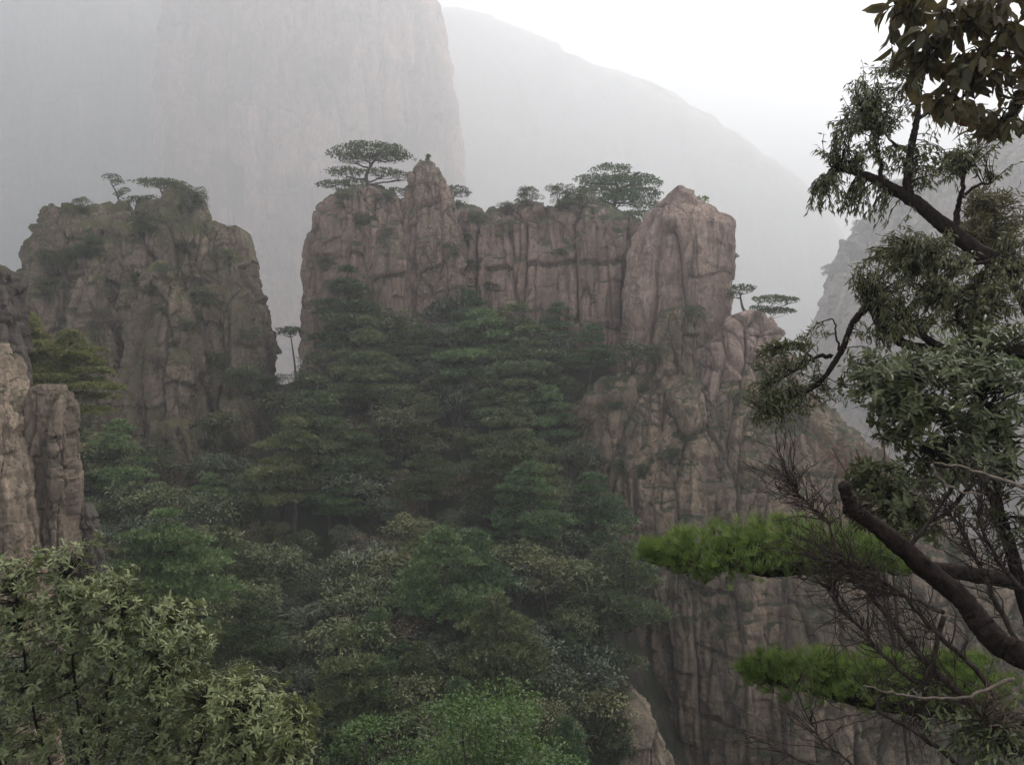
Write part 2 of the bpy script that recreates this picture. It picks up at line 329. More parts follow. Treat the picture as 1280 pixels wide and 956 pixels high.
rock('rock_cliff', 'rock_side', 'steep hazy pink cliff seen behind the leafy branches', 'cliff',
     [(185,1225,1420),(215,1175,1450),(250,1125,1470),(275,1098,1480),(305,1078,1490),(340,1056,1500),(400,1036,1500),(450,1022,1500),(520,1004,1500),(680,980,1500)], 280, 44,
     nu=420, nv=260, cell=15, stretch=4, amp=0.8, seed=14)

# the moss-streaked peak
pk = empty('rock_peak', P(190, 560, 62), 'broad mossy brown rock peak with two thin pines on top', 'rock peak', None, 'structure')
for i, (prof, Y, b, nu, nv) in enumerate([
  ([(300,66,296),(325,52,306),(345,44,311),(365,38,318),(385,34,328),(420,31,334),(460,28,334),(520,20,338),(640,0,350)], 62, 6, 620, 330),
  ([(264,72,102),(271,67,150),(282,63,164),(300,60,174),(340,46,205),(420,36,215)], 61, 4.2, 300, 160),
  ([(238,216,238),(248,206,247),(262,198,252),(285,188,262),(330,170,270)], 62, 3.5, 220, 110),
  ([(284,262,290),(292,250,301),(330,238,309),(352,230,312),(372,228,322),(395,224,332),(440,222,335),(520,215,333)], 60.5, 4.0, 280, 200),
  ([(272,118,160),(282,112,196),(320,100,240),(400,95,245)], 61.5, 4.5, 260, 130),
  ([(328,203,209),(336,196,216),(350,187,228),(380,178,240),(440,165,250),(560,150,260)], 56.5, 2.6, 260, 180),
  ([(352,110,140),(370,100,152),(430,90,165),(560,70,180)], 56.6, 2.4, 240, 160)]):
    g = Geo(); add_rock(g, prof, Y, b, nu=nu, nv=nv, cell=2.0, stretch=2.6, amp=1.15, rough=1.3, seed=20+i*3); g.build('rock_column', M['rock_moss'], pk, True)

# central massif
rock('rock_pillar', 'rock', 'sheer square-edged grey rock tower topped by the widest flat pine', 'rock pillar',
     [(246,425,495),(256,409,505),(285,394,516),(325,387,524),(400,385,530),(480,385,535),(620,380,545)], 64, 4.8, nu=420, nv=300, cell=2.6, stretch=5, seed=40)
rock('rock_spire', 'rock', 'short pointed rock spire beside the widest flat pine', 'rock spire',
     [(205,527,539),(211,519,546),(222,512,550),(231,511,557),(238,508,562),(268,502,571),(300,498,580),(420,490,600)], 63.5, 2.8, nu=300, nv=220, cell=1.5, stretch=3, seed=45, amp=1.1, rough=1.4, cap=0.1, e=0.5)
rock('rock_wall', 'rock', 'low dark saddle of rock joining the spire and the flat-topped wall', 'rock wall',
     [(276,520,606),(284,505,618),(320,496,628),(420,490,640),(580,485,650)], 66, 4.2, nu=380, nv=220, cell=2.2, stretch=5, seed=47)
rock('rock_wall', 'rock', 'broad flat-topped rock wall under the round-crowned pine', 'rock wall',
     [(260,642,692),(266,615,738),(276,609,768),(292,604,800),(340,602,812),(420,600,815),(520,598,822),(640,590,830)], 63, 5.0, nu=560, nv=300, cell=3.0, stretch=5.5, seed=50)
rock('rock_spire', 'rock_bare', 'tall smooth tooth of pale rock leaning at the end of the wall', 'rock spire',
     [(238,838,848),(245,830,858),(254,822,868),(266,816,882),(280,807,900),(292,800,911),(310,793,912),(350,784,908),(400,776,906),(480,766,908),(620,760,910)], 57, 4.6, nu=460, nv=320, cell=3.4, stretch=7, seed=55, amp=0.66, blk=0.3, cap=0.15, e=0.8, crk=1.3)
rock('boulder', 'rock_brown', 'small upright block of rock wedged at the foot of the tooth', 'boulder',
     [(391,832,858),(398,825,867),(420,820,871),(450,814,874),(520,806,880)], 51.5, 1.5, nu=200, nv=120, cell=1.6, stretch=2.5, seed=58)
rock('rock_spire', 'rock_bare', 'rounded rock knob that carries the sideways-growing pine', 'rock spire',
     [(394,924,944),(401,908,957),(418,886,966),(444,866,971),(475,846,984),(540,815,1005),(660,790,1030)], 53, 4.0, nu=420, nv=280, cell=2.6, stretch=3.5, seed=61)
rock('rock_cliff', 'rock_brown', 'long fluted bare cliff dropping from the knob to the ravine floor', 'rock cliff',
     [(468,800,965),(485,752,992),(520,722,1030),(560,708,1078),(620,702,1120),(700,714,1230),(780,742,1330),(860,775,1420),(956,790,1480),(1160,800,1560)], 54, 8.0, nu=820, nv=520, cell=2.6, stretch=8, amp=1.15, seed=64, lean=-0.12, blk=0.75, rib=0.10, sub=0.8, crk=0.75, rough=1.6)
rock('boulder', 'rock_tan', 'pale wedge of rock at the ravine bottom below the fluted cliff', 'boulder',
     [(862,778,794),(880,764,806),(915,752,824),(970,738,846),(1060,725,860)], 37, 2.2, nu=220, nv=160, cell=1.5, stretch=3, seed=68)
# near rocks at the edge
rock('boulder', 'rock_tan', 'big tan boulder at the frame edge above the leafy bush', 'boulder',
     [(430,-110,-16),(446,-120,0),(480,-120,14),(520,-125,28),(600,-125,46),(660,-125,54),(800,-130,66)], 26, 2.2, nu=360, nv=260, cell=1.3, stretch=4, seed=71, amp=0.8, blk=0.35, rough=1.5)
rock('rock_pillar', 'rock_post', 'squared brown rock post standing beside the tan boulder', 'rock pillar',
     [(483,56,78),(488,50,84),(503,47,87),(560,48,89),(640,54,90),(820,56,94)], 26.8, 0.7, nu=240, nv=220, cell=0.9, stretch=4, seed=75, blk=1.0, rough=1.5, amp=1.3, e=0.42, cap=0.05)
rock('rock_pillar', 'rock_dark', 'dark rock post at the frame edge above the tan boulder', 'rock pillar',
     [(338,-60,2),(348,-70,13),(362,-75,20),(430,-80,22),(600,-85,26)], 30, 1.6, nu=220, nv=160, cell=1.0, stretch=2.5, seed=77)
rock('boulder', 'rock_dark', 'thin slanting rock slab between the brown post and the pine', 'boulder',
     [(630,102,110),(645,100,117),(690,98,126),(780,92,132)], 27.5, 0.5, nu=140, nv=90, cell=0.8, stretch=3, seed=80)

# ------------------------------------------------------------------ plant shapes
def tube(geo, pts, rad, n=6, c=0.5, rough=0.0):
    pts = np.asarray(pts, float); m = len(pts); rad = np.broadcast_to(np.asarray(rad, float), (m,))
    t = unit(np.gradient(pts, axis=0)); up = np.where(np.abs(t[:, 2:3]) > 0.9, np.array((1., 0, 0)), np.array((0, 0, 1.)))
    a = unit(np.cross(t, up)); b = np.cross(t, a)
    for i in range(1, m):
        if np.dot(a[i], a[i-1]) < 0: a[i] = -a[i]; b[i] = -b[i]
    th = np.arange(n)*2*math.pi/n
    v = pts[:, None, :] + rad[:, None, None]*(np.cos(th)[None, :, None]*a[:, None, :] + np.sin(th)[None, :, None]*b[:, None, :])
    if rough:
        f = v.reshape(-1, 3); r3 = np.repeat(rad, n)[:, None]; ax = np.repeat(pts, n, 0); R = rad.mean()
        sl = np.repeat(np.concatenate(([0], np.cumsum(np.linalg.norm(np.diff(pts, axis=0), axis=1)))), n)/R; th2 = np.tile(th, m); cyl = np.stack((np.cos(th2), np.sin(th2), sl*0.22), 1)
        dsp = 0.55*fbm(cyl*1.0, 3, 77) + 0.8*np.abs(fbm(cyl*np.array((2.6, 2.6, 1.6)), 3, 78)) + 0.3*fbm(cyl*np.array((6, 6, 9.0)), 3, 79)
        v = (f + (f-ax)*rough*dsp[:, None]).reshape(v.shape)
    q = grid_quads(m, n, True); k = m*n
    v = np.concatenate((v.reshape(-1, 3), pts[:1], pts[-1:])); j = np.arange(n); j2 = (j+1) % n
    tr = np.concatenate((np.stack((np.full(n, k), j2, j), 1), np.stack((np.full(n, k+1), (m-1)*n+j, (m-1)*n+j2), 1)))
    geo.add(v, q, tr, np.full(len(v), c))
def smooth(pts, per=5, wob=0.0, rng=RNG):
    """Catmull-Rom through the points, with a little wander"""
    p = np.asarray(pts, float); p = np.concatenate((2*p[:1]-p[1:2], p, 2*p[-1:]-p[-2:-1])); out = []
    for i in range(1, len(p)-2):
        for t in np.linspace(0, 1, per, endpoint=False):
            out.append(0.5*((2*p[i])+(-p[i-1]+p[i+1])*t+(2*p[i-1]-5*p[i]+4*p[i+1]-p[i+2])*t*t+(-p[i-1]+3*p[i]-3*p[i+1]+p[i+2])*t**3))
    out.append(p[-2]); out = np.array(out)
    if wob: out[1:-1] += rng.normal(0, wob, out[1:-1].shape)
    return out
def leaves(geo, base, d, n, L, W, fold=0.25, droop=0.15, tint=None, rng=RNG):
    """one folded, pointed leaf per row"""
    d = unit(np.asarray(d, float)); s = unit(np.cross(d, n)); u = np.cross(s, d); m = len(base)
    L = np.broadcast_to(np.asarray(L, float), (m,))[:, None]; W = np.broadcast_to(np.asarray(W, float), (m,))[:, None]
    mid = base + d*L*0.42
    v = np.stack((base, mid + s*W/2 + u*W*fold, base + d*L - u*L*droop, mid - s*W/2 + u*W*fold), 1)
    q = np.arange(m*4).reshape(m, 4); c = rng.random(m) if tint is None else tint
    geo.add(v.reshape(-1, 3), q, None, np.repeat(c, 4))
def broad_leaves(geo, base, d, n, L, W, tint=None, rng=RNG, curl=0.25):
    """bigger leaves in close view: six-sided outline, folded along the midrib, tip curling"""
    d = unit(d); s = unit(np.cross(d, n)); u = np.cross(s, d); m = len(base)
    L = np.broadcast_to(np.asarray(L, float), (m,))[:, None]; W = np.broadcast_to(np.asarray(W, float), (m,))[:, None]
    f = 0.18
    m1 = base + d*L*0.30; m2 = base + d*L*0.66 - u*L*curl*0.35; tip = base + d*L*0.96 - u*L*curl
    v = np.stack((base, m1 - s*W*0.42 + u*W*f, m1, m1 + s*W*0.42 + u*W*f, m2 - s*W*0.40 + u*W*f, m2, m2 + s*W*0.40 + u*W*f, tip), 1)
    o = np.arange(m)[:, None]*8
    q = np.concatenate((o+np.array([[1, 2, 5, 4]]), o+np.array([[2, 3, 6, 5]]))); t = np.concatenate([o+np.array([x]) for x in ([0, 2, 1], [0, 3, 2], [4, 5, 7], [5, 6, 7])])
    c = rng.random(m) if tint is None else tint
    geo.add(v.reshape(-1, 3), q, t, np.repeat(c, 8))
def rand_dir(n, rng): return unit(rng.normal(size=(n, 3)))

def pad_points(n, rng, rx, ry, rz):
    """points in a flat, lumpy-edged cushion, fuller at the top"""
    a = rng.random(n)*2*math.pi; ph = rng.random(3)*6.3
    edge = 1 + 0.16*np.sin(3*a+ph[0]) + 0.11*np.sin(5*a+ph[1]) + 0.08*np.sin(9*a+ph[2])
    r = np.sqrt(rng.random(n))*edge; dome = np.sqrt(np.clip(1-(r/1.4)**2, 0, 1))
    z = (rng.random(n)**0.6*dome*1.25 - 0.25)
    return np.stack((r*np.cos(a)*rx, r*np.sin(a)*ry, z*rz), 1)
def pine_pad(geo, c, rx, ry, rz, n, rng, size=0.16, up=0.55):
    """a flat tier of needle tufts; each tuft is a small fan of narrow blades"""
    p = pad_points(n, rng, rx, ry, rz); out = unit(p*np.array((1/rx, 1/ry, 0.2/rz)))
    t0 = rng.random(n)*0.75
    for k in range(4):
        d = unit(out*0.55 + rand_dir(n, rng)*0.75 + np.array((0, 0, up)))
        leaves(geo, c + p, d, rand_dir(n, rng), size*rng.uniform(0.7, 1.25, n), size*0.36, 0.1, 0.05, np.clip(t0+rng.random(n)*0.25, 0, 1), rng)
def pine_at(name, trunk_px, pads_px, Y, label, mat='pine', r0=0.13, group=None, dens=1.0, seed=0, cat='pine tree', size=0.15, deep=0.75):
    """a pine drawn from its own trunk line and tiers; pads_px rows are (x, y, half width, half height[, depth offset])"""
    rng = np.random.default_rng(seed+100)
    base = P(*trunk_px[0], Y); root = empty(name, base, label, cat, group)
    tr = smooth([P(*p, Y) + np.array((0, rng.normal(0, 0.06), 0)) if i else P(*p, Y) - np.array((0, 0, 0.25)) for i, p in enumerate(trunk_px)], 6)
    g = Geo(); tube(g, tr, np.linspace(r0, r0*0.35, len(tr)), 8); g.build('trunk', M['bark_far'], root, True)
    for row in pads_px:
        x, y, hw, hh = row[:4]; off = row[4] if len(row) > 4 else rng.uniform(-0.5, 0.5)
        c = P(x, y, Y) + np.array((0, off, 0)); rx = hw*S*Y; rz = hh*S*Y*1.3; ry = rx*deep
        st = tr[np.argmin(np.linalg.norm((tr - c)*np.array((1, 1, 1.4)) + np.array((0, 0, 0.5*rx)), axis=1))]
        g = Geo(); bl = smooth([st, st*0.5 + c*0.5 + np.array((0, 0, -0.1*rx)), c + np.array((0, 0, -rz*0.25))], 6, 0.02, rng)
        tube(g, bl, np.linspace(r0*0.42, r0*0.18, len(bl)), 5)
        for k in range(max(4, int(hw/5))):
            f = bl[rng.integers(len(bl)//2, len(bl))]; e = c + np.array((rng.uniform(-.85, .85)*rx, rng.uniform(-.8, .8)*ry, -rz*0.1))
            tw = smooth([f, f*0.45+e*0.55+np.array((0, 0, -rz*0.15)), e], 3, 0.015, rng); tube(g, tw, np.linspace(r0*0.16, r0*0.05, len(tw)), 4)
        br = g.build('branch', M['bark_far'], root, True)
        g = Geo(); pine_pad(g, c, rx, ry, rz, int(dens*max(90, 6*rx*ry/(size*size))), rng, size); g.build('needles', M[mat], root)
    return root

# ---- the named pines on the summits
pine_at('pine_tree', [(460,250),(461,236),(458,222),(463,208),(470,198)], [(463,193,46,7),(440,197,26,6,.8),(488,198,26,6),(432,217,25,6),(478,217,22,5),(500,221,14,6,.5),(420,236,21,6),(440,229,16,4),(494,240,17,5,.7)], 63.2,
        'widest flat-tiered dark pine on the square rock tower', seed=1, r0=0.2, size=0.16)
pine_at('pine_tree', [(566,250),(568,244),(572,239)], [(570,238,14,5),(578,243,11,4),(562,244,8,4)], 65, 'small flat pine poking out behind the pointed spire', seed=2, r0=0.07)
pine_at('pine_tree', [(568,272),(572,264),(575,259)], [(574,258,7,4),(570,264,5,3)], 64.5, 'tiny pine tuft clinging to the far side of the spire', seed=3, r0=0.05)
pine_at('pine_tree', [(763,290),(764,274),(766,262),(770,250),(772,236),(768,224)], [(766,214,24,7),(742,228,22,6),(792,226,28,7),(812,233,17,6),(768,232,36,8,.6),(748,243,26,8),(796,246,34,8),(774,254,26,6,-.7),(806,262,22,7),(738,256,20,6,.5),(790,274,22,6),(750,268,14,5)], 62.5,
        'round-crowned dark pine on the flat-topped rock wall', 'pine_mid', seed=4, r0=0.22, dens=1.1)
pine_at('pine_tree', [(943,400),(938,394),(930,387),(927,376),(925,366)], [(927,364,17,6),(920,369,11,4,.5),(965,378,25,6,-.3),(985,378,10,4),(972,391,24,5,.3),(950,387,12,4)], 53,
        'pine leaning sideways off the rounded knob above white mist', 'pine', seed=5, r0=0.13, size=0.13)
pine_at('pine_tree', [(905,330),(910,326),(913,324)], [(913,323,8,3),(908,313,5,3),(909,331,5,3)], 57, 'tiny pine sprouting from the sheer edge of the tooth', seed=6, r0=0.05)
pine_at('pine_tree', [(903,372),(909,366),(914,362)], [(913,362,7,4),(908,372,6,3)], 57, 'tiny pine low on the sheer edge of the tooth', seed=7, r0=0.05)
pine_at('pine_tree', [(868,262),(872,256),(875,254)], [(875,254,9,5),(880,262,6,4)], 58.5, 'small pine behind the top of the tooth', 'pine_green', seed=8, r0=0.05)
pine_at('pine_tree', [(151,282),(150,268),(148,252),(145,240),(139,229)], [(139,223,11,4),(146,229,8,3),(159,242,7,4),(152,246,5,3)], 61.5, 'thin bare-stemmed pine with one small tuft on the mossy peak', seed=9, r0=0.10, size=0.12)
pine_at('pine_tree', [(206,280),(206,264),(203,248),(202,238)], [(199,231,30,4),(214,235,16,3),(175,255,18,6),(188,249,10,4)], 61, 'flat umbrella pine beside the thin one on the mossy peak', seed=10, r0=0.13, size=0.13)
pine_at('pine_tree', [(371,486),(369,460),(366,436),(363,418)], [(363,415,17,5),(356,418,11,3),(372,417,10,3)], 60, 'lone thin pine standing in the misty gap between the peaks', seed=11, r0=0.09, size=0.13)
pine_at('pine_sapling', [(534,205),(534,200),(535,196)], [(535,196,3,3),(534,200,2,2)], 63.4, 'tiny lone sapling on the tip of the pointed spire', 'dark_leaf', seed=12, r0=0.03, size=0.1, cat='sapling')

# ---- prototypes for the slope
def tree_copy(root, loc, s, rz, label, cat, group):
    r = root.copy(); COL.objects.link(r); r.location = tuple(float(x) for x in loc); r.scale = (s, s, s); r.rotation_euler = (0, 0, rz)
    tag(r, label, cat, group)
    for ch in root.children:
        c = ch.copy(); COL.objects.link(c); c.parent = r
    return r
def shrub_proto(mat, seed, h=2.2, w=1.5, n=2000, leaf=0.165, clumps=18, flat=0.9, bark='bark_far', asp=0.42):
    rng = np.random.default_rng(seed); tk, cr = Geo(), Geo()
    for k in range(4):
        a = rng.random()*6.3; e = np.array((math.cos(a)*w*0.4, math.sin(a)*w*0.4, h*rng.uniform(0.6, 0.85)))
        b = smooth([(0, 0, -0.3), e*np.array((0.35, 0.35, 0.5)), e], 5, 0.03, rng); tube(tk, b, np.linspace(0.06, 0.015, len(b)), 5)
    cc = pad_points(clumps, rng, w*0.85, w*0.85, h*0.55) + np.array((0, 0, h*0.5)); rr = rng.uniform(0.22, 0.50, clumps)*w
    for c, r in zip(cc, rr):
        b = smooth([(0, 0, h*0.2), c*np.array((0.5, 0.5, 0.7)), c], 3, 0.03, rng); tube(tk, b, np.linspace(0.03, 0.008, len(b)), 4)
        m = n//clumps; d = rand_dir(m, rng); d[:, 2] = np.abs(d[:, 2])*0.9 - 0.15; p = c + d*r*np.array((1, 1, flat))*rng.uniform(0.55, 1.05, m)[:, None]
        t = np.clip(rng.random()**1.5*0.7 + rng.random(m)*0.35, 0, 1)
        leaves(cr, p, unit(d + rand_dir(m, rng)*0.8 + np.array((0, 0, -0.15))), unit(rand_dir(m, rng)*0.6 + np.array((0, 0, 1.0))), leaf*rng.uniform(0.7, 1.3, m), leaf*asp, 0.2, 0.15, t, rng)
    return {'parts': (('trunk', tk.mesh('trunk', M[bark], True)), ('crown', cr.mesh('crown', M[mat])))}
def pine_proto(mat, seed, h=4.2, w=1.5, tiers=8, size=0.17, n=300):
    rng = np.random.default_rng(seed); tk, cr = Geo(), Geo()
    lean = rng.normal(0, 0.25, 2); tr = smooth([(0, 0, -0.4), (lean[0]*.4, lean[1]*.4, h*0.4), (lean[0], lean[1], h*0.75), (lean[0]*0.8, lean[1]*0.8, h)], 5, 0.03, rng)
    tube(tk, tr, np.linspace(0.10, 0.03, len(tr)), 7)
    for k in range(tiers):
        f = k/(tiers-1); z = h*(0.34 + 0.64*f); ww = w*(1.0 - 0.62*f**1.4)*rng.uniform(0.75, 1.15); a = rng.random()*6.3 + k*2.4
        st = tr[np.argmin(np.abs(tr[:, 2]-z+0.1))]
        for j in range(2 if f < 0.85 else 1):
            aa = a + j*rng.uniform(1.9, 3.6); o = ww*0.55 if f < 0.85 else 0.05
            c = st + np.array((math.cos(aa)*o, math.sin(aa)*o, 0.12+rng.normal(0, 0.08)))
            tube(tk, smooth([st, st*.5+c*.5+np.array((0, 0, -.05)), c], 3), np.linspace(0.035, 0.012, 7), 4)
            pine_pad(cr, c, ww*0.62, ww*0.62, 0.20, int(n*ww/w), rng, size)
    return {'parts': (('trunk', tk.mesh('trunk', M['bark_far'], True)), ('crown', cr.mesh('crown', M[mat])))}
def bare_proto(seed, h=2.2, w=1.3, n=120, r=0.022, mat='twig'):
    rng = np.random.default_rng(seed); tk = Geo(); tw = Geo()
    for k in range(7):
        a = rng.random()*6.3; e = np.array((math.cos(a)*w*rng.uniform(.3, .9), math.sin(a)*w*rng.uniform(.3, .9), h*rng.uniform(0.65, 1)))
        b = smooth([(0, 0, -0.3), e*np.array((0.3, 0.3, 0.5)), e], 5, 0.05, rng); tube(tk, b, np.linspace(r*1.8, r*0.6, len(b)), 4)
        for j in range(n//7):
            p = b[rng.integers(3, len(b))]; q = p + unit(rng.normal(size=3)+np.array((0, 0, .7)))*rng.uniform(0.3, 0.8)
            tube(tw, smooth([p, p*.5+q*.5+rng.normal(0, .05, 3), q], 2), np.linspace(r*.5, r*.2, 5), 3)
    return {'parts': (('stem', tk.mesh('stem', M[mat], True)), ('twigs', tw.mesh('twigs', M[mat], True)))}
def plant(proto, name, loc, s, rz, label, cat, group):
    if 'root' not in proto:
        r = empty(name, loc, label, cat, group); r.scale = (s, s, s); r.rotation_euler = (0, 0, rz)
        for nm, me in proto['parts']:
            o = bpy.data.objects.new(nm, me); COL.objects.link(o); o.parent = r
        proto['root'] = r; return r
    return tree_copy(proto['root'], loc, s, rz, label, cat, group)

KIND = {   # look, name, category, prototypes, natural width
 'pine':  ('dark green tiered pine', 'pine_tree', 'pine tree', [pine_proto('pine', 201), pine_proto('pine', 202, 4.8, 1.7, 9), pine_proto('pine', 203, 3.4, 1.6, 6)], 3.3),
 'gpine': ('bright green tiered pine', 'pine_tree', 'pine tree', [pine_proto('pine_mid', 204, 4.2, 1.7, 8), pine_proto('pine_mid', 205, 3.4, 1.6, 6)], 3.4),
 'opine': ('olive yellow tiered pine', 'pine_tree', 'pine tree', [pine_proto('pine_olive', 206, 4.4, 1.7, 9)], 3.4),
 'dark':  ('dark leafy shrub', 'shrub', 'shrub', [shrub_proto('dark_leaf', 211), shrub_proto('dark_leaf', 212, 2.6, 1.5, 2600)], 3.0),
 'grey':  ('grey green shrub', 'shrub', 'shrub', [shrub_proto('grey_leaf', 213), shrub_proto('grey_leaf', 214, 1.9, 1.6, 2400)], 3.1),
 'olive': ('dull olive shrub', 'shrub', 'shrub', [shrub_proto('olive_leaf', 215), shrub_proto('olive_leaf', 216, 2.4, 1.4)], 3.0),
 'brown': ('withered brown shrub', 'shrub', 'shrub', [shrub_proto('brown_leaf', 217, 1.9, 1.4, 1300, 0.11)], 2.8),
 'bare':  ('leafless twiggy shrub', 'bare_shrub', 'shrub', [bare_proto(221), bare_proto(222, 2.6, 1.4)], 2.6),
}
GROUP = {'pine': 'pines on the wooded slope', 'gpine': 'pines on the wooded slope', 'opine': 'pines on the wooded slope', 'dark': 'shrubs on the wooded slope', 'grey': 'shrubs on the wooded slope',
         'olive': 'shrubs on the wooded slope', 'brown': 'shrubs on the wooded slope', 'bare': 'leafless shrubs on the wooded slope'}
PLANTED = []
def put(kind, px, py, wpx, where=None, base=None, label=None, group=None, rng=RNG):
    look, name, cat, protos, w0 = KIND[kind]
    b = hit(px, py) if base is None else base
    if b is None: return
    s = wpx*S*b[1]/w0
    r = plant(protos[int(rng.integers(len(protos)))], name, b, s, float(rng.random()*6.28), label, cat, group or GROUP[kind])
    if label is None: PLANTED.append((r, kind, px, py, wpx, where or ''))
    return r
def on_rock(kind, px, py, wpx, where=None, label=None, group=None):
    h = hit_rock(px, py)
    if h is None or h[0].y > 320: return None
    return put(kind, px, py, wpx, where, np.array(h[0]) + np.array((0, 0.15, -0.1)), label, group)

# trees one can pick out on the slope: (kind, foot x, foot y, width px, label)
for row in [
 ('gpine', 598, 512, 120, 'tall green tiered pine high on the slope against the flat-topped wall'),
 ('gpine', 728, 716, 118, 'large bright green pine at the slope edge by the fluted cliff'),
 ('gpine', 752, 806, 96, 'bright green pine low at the slope edge, below the large bright one'),
 ('opine', 640, 640, 110, 'wide olive tiered pine in the middle of the wooded slope'),
 ('grey', 470, 492, 66, 'pale grey green shrub below the square rock tower'),
 ('olive', 372, 560, 84, 'yellowish green shrub under the misty gap'),
 ('pine', 640, 500, 110, 'dark pine in the shade under the flat-topped wall'),
 ('bare', 465, 870, 84, 'large leafless pinkish shrub low on the slope'),
 ('grey', 350, 850, 66, 'bluish green round shrub just above the leafy bush'),
 ('brown', 570, 850, 52, 'rust brown dead shrub low in the ravine'),
]:
    k, x, y, w, lab = row; put(k, x, y, w, label=lab)
def zone(x, y):
    col = 'under the mossy peak' if x < 235 else 'under its gap side' if x < 335 else 'under the misty gap' if x < 410 else 'below the square tower' if x < 490 else 'below the spire' if x < 570 else 'below the saddle' if x < 640 else 'below the round-crowned pine' if x < 700 else 'beside the fluted cliff'
    row = 'topmost slope' if y < 500 else 'upper slope' if y < 590 else 'middle slope' if y < 690 else 'lower slope' if y < 790 else 'lowest slope' if y < 880 else 'ravine bottom'
    return f'on the {row} {col}'.replace('on the ravine', 'at the ravine')
rng = np.random.default_rng(33)
OUT = [(150, 560, 60, 74, 'low brown outcrop under the mossy peak, farthest from the gap'), (222, 600, 84, 70, 'brown overhanging outcrop in the scrub under the mossy peak'), (300, 566, 54, 66, 'brown outcrop in the scrub nearest the misty gap'),
       (318, 700, 44, 50, 'small brown outcrop on the gully side of the slope'), (566, 872, 34, 60, 'narrow reddish outcrop low in the ravine'), (505, 640, 44, 50, 'half buried outcrop in the middle of the wooded slope'), (660, 560, 40, 70, 'narrow outcrop below the round-crowned pine')]
for i, (x, y, w, h, lab) in enumerate(OUT):
    Y = float(hit(x, y)[1]) + 0.6; hw = w/2
    rock('rock_outcrop', 'rock_moss' if i != 4 else 'rock_brown', lab, 'rock outcrop', [(y-h, x-hw*0.35, x+hw*0.3), (y-h*0.85, x-hw*0.7, x+hw*0.65), (y-h*0.5, x-hw, x+hw*0.85), (y, x-hw*1.15, x+hw*1.1), (y+h*0.6, x-hw*1.3, x+hw*1.3)], Y, w*S*Y*0.4, nu=170, nv=110, cell=1.3, stretch=2.5, amp=1.1, rough=1.3, seed=120+i*3)
def inside(x, y):
    top = np.interp(x, [-30, 140, 250, 330, 372, 420, 470, 560, 640, 700, 770], [560, 540, 520, 490, 500, 480, 440, 400, 430, 450, 480])
    right = np.interp(y, [400, 480, 560, 640, 720, 800, 900, 1000], [700, 720, 712, 712, 745, 790, 790, 770])
    return y > top + 18 and x < right
spots = []
for _ in range(9000):
    x, y = rng.uniform(-20, 800), rng.uniform(420, 1010); rad = 24 + (y-400)*0.022
    if not inside(x, y) or (330 < x < 415 and y < 590) or any(abs(x-o[0]) < o[2]*0.5 and -o[3]*0.7 < y-o[1] < 66 for o in OUT): continue
    if all((x-a)**2 + ((y-b)*1.25)**2 > rad**2 for a, b in spots): spots.append((x, y))
spots.sort(key=lambda p: p[1]); spots = spots[:420]
KN = ['pine', 'gpine', 'opine', 'dark', 'grey', 'olive', 'brown', 'bare']
for x, y in spots:
    k = KN[int(rng.choice(8, p=[.09, .07, .04, .31, .22, .16, .05, .06] if not (x < 350 and y < 640) else [.06, .04, .04, .20, .14, .28, .14, .10]))]
    w = rng.choice([rng.uniform(36, 56), rng.uniform(54, 84)])*(1.0 + (y-450)*0.0008)*(1.15 if 'pine' in k else 1.0)
    put(k, x, y, w, zone(x, y), rng=rng)
for k, x, y, w, lab in [('olive', 346, 500, 40, 'olive shrub at the foot of the gap beside the mossy peak'), ('dark', 384, 500, 38, 'dark shrub at the foot of the gap beside the square tower'), ('grey', 362, 520, 44, 'grey green shrub just below the lone pine in the gap')]: put(k, x, y, w, label=lab)
